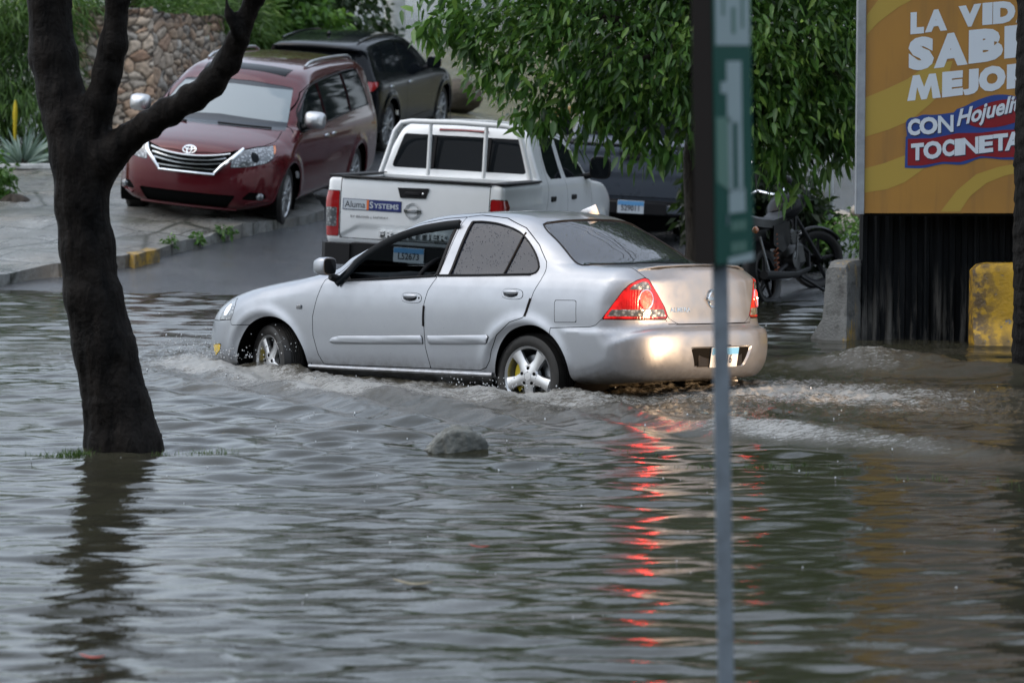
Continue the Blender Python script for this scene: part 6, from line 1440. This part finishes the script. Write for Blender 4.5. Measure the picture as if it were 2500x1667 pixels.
# ---------- forked street tree ----------
def forked_tree():
    D=17.85; s=7500/D
    Q=lambda u,v:np.array([(u-1250)/s,0,2.13-(v-200)/s])
    def chain(pts,y=0.0,dy=0.0):
        r=[]
        for i,(u,v,w) in enumerate(pts): p=Q(u,v); p[1]=y+dy*i; r.append((p,w/s))
        return r
    ch=[chain([(305,1165,108),(297,1095,93),(277,985,79),(252,850,74),(226,720,68),(212,600,64),(200,490,63),(190,380,66)]),
        chain([(188,380,62),(165,290,58),(148,230,56),(132,138,56),(120,0,52),(108,-180,46),(100,-420,38),(120,-700,28)],0,.02),
        chain([(205,400,58),(228,310,44),(250,250,37),(269,184,33),(288,112,30),(300,0,28),(318,-200,24),(360,-450,18)],0,-.03),
        chain([(215,440,58),(262,385,46),(319,338,34),(372,303,32),(425,271,32),(478,242,31),(531,202,31),(574,154,29),(597,101,25),(617,53,22),(643,0,21),(690,-110,18),(760,-260,13)],0,-.05),
        chain([(600,92,12),(580,45,10),(572,-30,9),(560,-120,7)],-.5,-.01)]
    org=Q(297,1095); 
    segs=[(a[0]-org,b[0]-org,a[1],b[1]) for c in ch for a,b in zip(c,c[1:])]
    def fn(x,y,z):
        f=np.full(x.shape,9.0)
        for a,b,ra,rb in segs:
            e=b-a; L=(e*e).sum(); t=np.clip(((x-a[0])*e[0]+(y-a[1])*e[1]+(z-a[2])*e[2])/L,0,1)
            d=np.sqrt((x-a[0]-t*e[0])**2+(y-a[1]-t*e[1])**2+(z-a[2]-t*e[2])**2)-(ra+(rb-ra)*t); k=.045
            h=np.maximum(k-np.abs(f-d),0)/k; f=np.minimum(f,d)-h*h*k*.25
        return f
    allp=np.array([q for s_ in segs for q in s_[:2]]); lo=allp.min(0)-.35; hi=allp.max(0)+.3; lo[1]=-1.0; hi[1]=.5
    V,T=surface_nets(fn,lo,hi,.028); N=vnormals(V,T)
    ang=np.arctan2(V[:,1],V[:,0]-.1); V=V+N*(.011*fbm(ang*7+V[:,0]*8,V[:,2]*1.5,4)+.010*fbm(V[:,0]*18,V[:,2]*6+V[:,1]*9,3)-.008*np.exp(-((fbm(V[:,0]*5+3,V[:,2]*4,2)-.55)/.10)**2))[:,None]
    t=thing('forked_tree','dark wet forked tree trunk standing in the flood water at left','tree',tuple(org+np.array([0,D,0])))
    mesh_obj('trunk',V,T,M['bark_wet'],t)
    kn=MB()
    for u,v,w in ((262,742,26),(225,790,18),(228,818,16),(172,586,20)):
        p=Q(u,v)-org; kn.lathe([(w/s*1.0,0),(w/s*.75,-.018),(w/s*.4,-.010),(0,.004)],16,'y',(p[0],-.155,p[2]),M=Matrix.Translation((0,0,p[2]*.55))@Matrix.Diagonal((1,1,.45,1)))
    P=in_blobs(420,[(-.4,0,5.4,1.2,1.2,.8),(.9,-.5,4.9,1.2,1,.7),(.2,.2,6.0,1.4,1.2,.8)],.3); d=P-np.array([.2,0,4.8]); d/=np.linalg.norm(d,axis=1,keepdims=True); C,Dd=clusters(P,6,.08,d,.5); k=len(C)
    leaves('crown',C,Dd,RNG.uniform(.10,.17,k),RNG.uniform(.04,.06,k),np.clip(.4+.2*RNG.normal(size=k),0,1),M['leaf_big'],t,.3,.25,False)
forked_tree()
def palm():
    t=thing('palm_tree','rough black palm trunk at the right edge of the picture','tree',(3.935,22.8,-.4))
    n=36; V=[];F=[]; zs=np.arange(0,5.2,.022)
    for i,z in enumerate(zs):
        for k in range(n):
            a=2*pi*k/n; ring=(z/.13+.35*sin(a*2+z))%1; r=.205+.010*(1-ring)+.014*float(fbm(np.array([a*3.2+7]),np.array([z*9]),3)[0])-.01*z/5; V.append((r*cos(a),r*sin(a),z))
    for i in range(len(zs)-1):
        for k in range(n): a=i*n+k; b=i*n+(k+1)%n; F.append((a,b,b+n,a+n))
    mesh_obj('trunk',V,F,_bark('palm_bark',(.003,.003,.003),(.014,.013,.012),9,1.0),t)
    C=[];D=[]
    for k in range(14):
        a=2*pi*k/14+.2; 
        for s in np.linspace(.2,1.9,26):
            p=np.array([cos(a)*s,sin(a)*s,5.2+.9*s-.55*s*s])
            for q in (-1,1): C.append(p); D.append([-sin(a)*q+cos(a)*.5,cos(a)*q+sin(a)*.5,-.45])
    leaves('fronds',np.array(C),np.array(D),np.full(len(C),.5),np.full(len(C),.035),RNG.random(len(C))*.6,M['leaf_big'],t,.3,.2,False)
palm()
# ---------- rock, grass, agave, stone wall and odds and ends ----------
def rock_mesh(r,seed,sub=4,rough=.16,freq=2.2):
    import bmesh
    bm=bmesh.new(); bmesh.ops.create_icosphere(bm,subdivisions=sub,radius=1); V=np.array([v.co[:] for v in bm.verts]); F=[[v.index for v in f.verts] for f in bm.faces]; bm.free()
    g=np.random.default_rng(seed); o=g.uniform(0,50,3)
    for _ in range(5):
        d=g.normal(size=3); d/=np.linalg.norm(d); h=g.uniform(.62,.85); s=V@d-h; V=V-np.outer(np.maximum(s,0)*.85,d)
    n=fbm(V[:,0]*freq+o[0]+V[:,2],V[:,1]*freq+o[1]-V[:,2]*.7,4); n2=fbm(V[:,0]*9+o[2],V[:,2]*9+V[:,1]*5,3)
    return V*(1+rough*n+.05*n2)[:,None]*np.array(r),F
def lone_rock():
    V,F=rock_mesh((.205,.15,.14),12,5,.24,4.5); o=mesh_obj('rock',V,F,weather('wet_rock',(.15,.155,.14),(.08,.085,.078),.6,.9,9,(.05,.055,.05),.6,26)); o.location=(-.335,17.75,.0); tag(o,'grey rock breaking the flood surface in front of the car','rock')
lone_rock()
def grass(name,spots,n,h,label=None):
    C=[];L=[]
    for x,y,rx,ry,w in spots:
        k=int(n*w); C.append(np.stack([x+RNG.normal(size=k)*rx,y+RNG.normal(size=k)*ry,np.full(k,-.05)],1)); L.append(RNG.uniform(.5,1.15,k)*h)
    C=np.concatenate(C); L=np.concatenate(L); D=np.stack([RNG.normal(size=len(C))*.45,RNG.normal(size=len(C))*.45,np.ones(len(C))],1)
    o=leaves(name,C,D,L,np.full(len(C),.006),np.clip(.45+.25*RNG.normal(size=len(C)),0,1),M['grass'],None,.2,.2,False); tag(o,label,'grass',kind='stuff')
grass('grass',[(-2.50,17.55,.05,.05,.55),(-2.66,17.5,.09,.04,.25),(-1.98,17.5,.05,.05,.15),(-1.80,17.5,.06,.05,.3),(-1.66,17.6,.05,.04,.15)],430,.11,'green grass poking out of the flood round the forked tree')
grass('grass',[(1.45,16.9,.22,.06,.5),(1.8,16.7,.25,.06,.25),(1.15,16.9,.2,.06,.2),(.1,17.9,.2,.06,.06),(2.25,16.4,.12,.05,.12),(2.55,16.2,.10,.05,.14),(2.7,15.9,.06,.05,.1),(.6,17.6,.25,.05,.04)],700,.10,'sparse grass blades breaking the water to the right of the sign pole')
def agave():
    t=thing('agave_plant','spiky silver green agave beside the low red and white planter wall','plant',(-6.62,41.6,.98))
    k=95; a=RNG.uniform(0,2*pi,k); e=RNG.uniform(.15,1.35,k); D=np.stack([np.cos(a)*np.cos(e),np.sin(a)*np.cos(e),np.sin(e)],1); C=D*.04
    leaves('leaf_rosette',C,D,RNG.uniform(.42,.66,k),np.full(k,.040),np.clip(.55+.25*RNG.normal(size=k),0,1),M['agave'],t,.12,.3,True)
    MB().ball((0,0,.03),(.09,.09,.10),12,8).build('stem',M['bark'],t)
agave()
for x,z,h,lab in ((-6.83,1.58,.30,'yellow upright flower spike left of the agave'),(-6.36,1.56,.42,'yellow upright flower spike right of the agave')):
    mb=MB(); mb.tube([(0,0,-.30),(0,0,-.1),(.005,0,h*.3),(.01,0,h*.75),(.012,0,h)],[.02,.04,.055,.045,.012],10,True,.6); o=mb.build('flower_spike',plain('yellow_bloom',(.48,.36,.01),.6),None); o.location=(x,42.3,z); tag(o,lab,'flower')
def planter():
    t=thing('planter_wall','low planter wall with white cap and red brown face at far left','wall',(-7.6,41.1,.80))
    MB().box((0,.1,.10),(2.9,.18,.13),None,.01).build('wall_face',weather('red_brown_paint',(.16,.035,.02),(.10,.03,.02),.5,.3,5),t)
    MB().box((0,.1,.20),(2.95,.24,.075),None,.015).build('cap',weather('white_cap',(.55,.56,.55),(.40,.41,.40),.5,.2,5),t)
    k=MB().box((0,-.35,.0),(2.9,.14,.16),None,.02).build('kerb_strip',weather('worn_red_kerb',(.28,.10,.07),(.20,.12,.10),.55,.3,6),t)
planter()
def stone_wall():
    t=thing('stone_wall','rough tan stone wall with a grey top behind the people carrier','wall',(-5.25,44.0,1.1))
    g=np.random.default_rng(5)
    def face(name,p0,p1,h,tone0):
        L=math.hypot(p1[0]-p0[0],p1[1]-p0[1]); nx,nz=int(L/.018),int(h/.018); S=np.linspace(0,L,nx); Z=np.linspace(0,h,nz); A,B=np.meshgrid(S,Z,indexing='ij')
        k=int(L*h/.016); c=np.stack([g.uniform(-.1,L+.1,k),g.uniform(-.1,h+.1,k)],1); sz=g.uniform(.75,1.3,k)
        d=np.hypot(A[...,None]-c[:,0],(B[...,None]-c[:,1])*1.25)/sz; o=np.sort(d,-1); idx=d.argmin(-1); e=o[...,1]-o[...,0]
        hgt=.055*np.sqrt(np.clip(e/.06,0,1))+.02*fbm(A*9,B*9,3); 
        n=np.array([(p1[1]-p0[1])/L,-(p1[0]-p0[0])/L]); px=p0[0]+(p1[0]-p0[0])*A/L+n[0]*hgt; py=p0[1]+(p1[1]-p0[1])*A/L+n[1]*hgt; top=h+.05*fbm(A*3,A*0+2,3); z=B*top/h
        V=np.stack([px,py,z],-1).reshape(-1,3); i=np.arange(nx*nz).reshape(nx,nz); Q=np.stack([i[:-1,:-1],i[1:,:-1],i[1:,1:],i[:-1,1:]],-1).reshape(-1,4)
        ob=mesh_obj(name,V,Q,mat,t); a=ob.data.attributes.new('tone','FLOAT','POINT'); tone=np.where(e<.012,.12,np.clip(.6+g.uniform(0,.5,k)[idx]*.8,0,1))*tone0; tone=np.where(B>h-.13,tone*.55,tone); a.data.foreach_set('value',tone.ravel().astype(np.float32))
        a=ob.data.attributes.new('hue','FLOAT','POINT'); a.data.foreach_set('value',(g.uniform(0,1,k)[idx]).ravel().astype(np.float32))
    m=NT('rubble_stone'); a=m.n('Attribute'); a.attribute_name='tone'; hq=m.n('Attribute'); hq.attribute_name='hue'; v=m.coord('Object')
    c=m.ramp(hq.outputs['Fac'],[(0,(.62,.38,.25)),(.35,(.72,.52,.36)),(.7,(.68,.56,.44)),(1,(.72,.66,.58))]); c=m.mix(m.val(m.noise(v,14,5),(.4,0),(.7,.5)),c,(.17,.13,.10))
    c=m.mix(a.outputs['Fac'],(.035,.03,.026),c); m.set(Base_Color=c,Roughness=.75,Normal=m.bump(m.noise(v,40,4),.5,.02)); mat=m.m
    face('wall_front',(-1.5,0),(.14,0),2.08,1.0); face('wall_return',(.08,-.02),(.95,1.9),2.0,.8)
    MB().box((-.62,.42,2.03),(1.5,.6,.09),None,.03).build('wall_top',weather('wall_cap',(.30,.30,.29),(.2,.2,.19),.7,.5,8),t)
    MB().box((-.62,.45,.9),(1.44,.6,2.1)).build('wall_core',M['dark'],t)
stone_wall()
def oddments():
    col=MB().lathe([(.0,0),(.20,0),(.19,.3),(.185,1.2),(.18,2.6),(0,2.6)],20,'z'); o=col.build('column',weather('whitewash',(.62,.64,.63),(.48,.50,.49),.6,.3,4,(.2,.22,.2),.5),None); o.location=(-2.13,56.2,3.02); tag(o,'white painted column standing behind the black car','column')
    p=MB().box((0,0,.55),(.105,.105,1.1),None,.01); p.box((-.02,-.01,.12),(.26,.24,.30),None,.02); o=p.build('post',weather('pale_post',(.42,.45,.46),(.33,.35,.36),.5,.2,5),None); o.location=(3.52,34.2,.18); tag(o,'pale concrete post standing behind the motorcycle','post')
    b=MB().box((0,0,0),(.62,.12,.14),Matrix.Rotation(rad(-14),4,'Y'),.015); o=b.build('timber_plank',weather('raw_timber',(.36,.22,.08),(.26,.15,.06),.6,.3,5),None); o.location=(.92,45.0,1.72); tag(o,'yellowish timber plank seen through the hanging leaves','plank')
    g=np.random.default_rng(9); V=[];F=[]
    for k in range(150):
        r=g.uniform(.05,.13); v,f=rock_mesh((r*1.2,r,r*.8),100+k,2,.2); x,y=g.uniform(-.7,1.3),g.uniform(-.5,.9); z=.36*max(0,1-((x-.3)/1.2)**2)*max(0,1-((y-.2)/.9)**2)*g.uniform(.4,1); n=len(V); V+=[tuple(q) for q in v+np.array([x,y,z])]; F+=[[i+n for i in q] for q in f]
    o=mesh_obj('rubble',V,F,weather('pale_rubble',(.42,.38,.32),(.26,.23,.20),.7,.5,4,(.12,.10,.08),.5)); o.location=(3.75,35.2,.30); tag(o,'heap of pale rubble beside the concrete post','rubble',kind='stuff')
    e=MB(); 
    V,F=rock_mesh((.22,.18,.13),77,4,.22); o=mesh_obj('tree_stump',V,F,M['bark']); o.location=(-5.85,36.2,.68); tag(o,'dark soil covered root stump under the low shrub','stump')
    V,F=rock_mesh((.5,.4,.30),31,4,.2); o=mesh_obj('boulder',V,F,weather('dark_earth',(.06,.05,.04),(.10,.085,.06),.8,.8,5)); o.location=(-.95,51.5,1.9); tag(o,'dark earth covered boulder at the foot of the dry grass bank','boulder')
    # yellow stretch of kerb
    kb=drape([(-4.02,32.62),(-3.90,32.80),(-3.80,32.97),(-3.92,33.03),(-4.10,32.75)],.145,.08,.0,.16,'kerb_paint',weather('worn_yellow_kerb',(.36,.22,.03),(.16,.13,.08),.55,.5,8,(.06,.055,.05),.9))
    # dead leaves adrift
    for x,y,c,lab in ((-.42,12.85,(.22,.19,.12),'pale dead leaf afloat near the bottom of the picture'),(-.15,13.9,(.30,.04,.02),'small red leaf adrift in the middle of the water'),(-1.55,11.2,(.35,.05,.03),'small red leaf adrift at lower left')):
        V,F=text_geo('.',.001) if False else ([],[])
        n=14; V=[(.085*cos(2*pi*k/n),.028*sin(2*pi*k/n)*(1-.3*cos(2*pi*k/n)),.012+.008*cos(4*pi*k/n)) for k in range(n)]+[(0,0,.006)]; F=[(k,(k+1)%n,n) for k in range(n)]
        o=mesh_obj('fallen_leaf',V,F,plain('dead_leaf',c,.5)); o.modifiers.new('thick','SOLIDIFY').thickness=.003; o.location=(x,y,.015); o.rotation_euler=(0,.1,.2); s=.55 if 'red' in lab else 1; o.scale=(s,s,s); tag(o,lab,'leaf')
oddments()
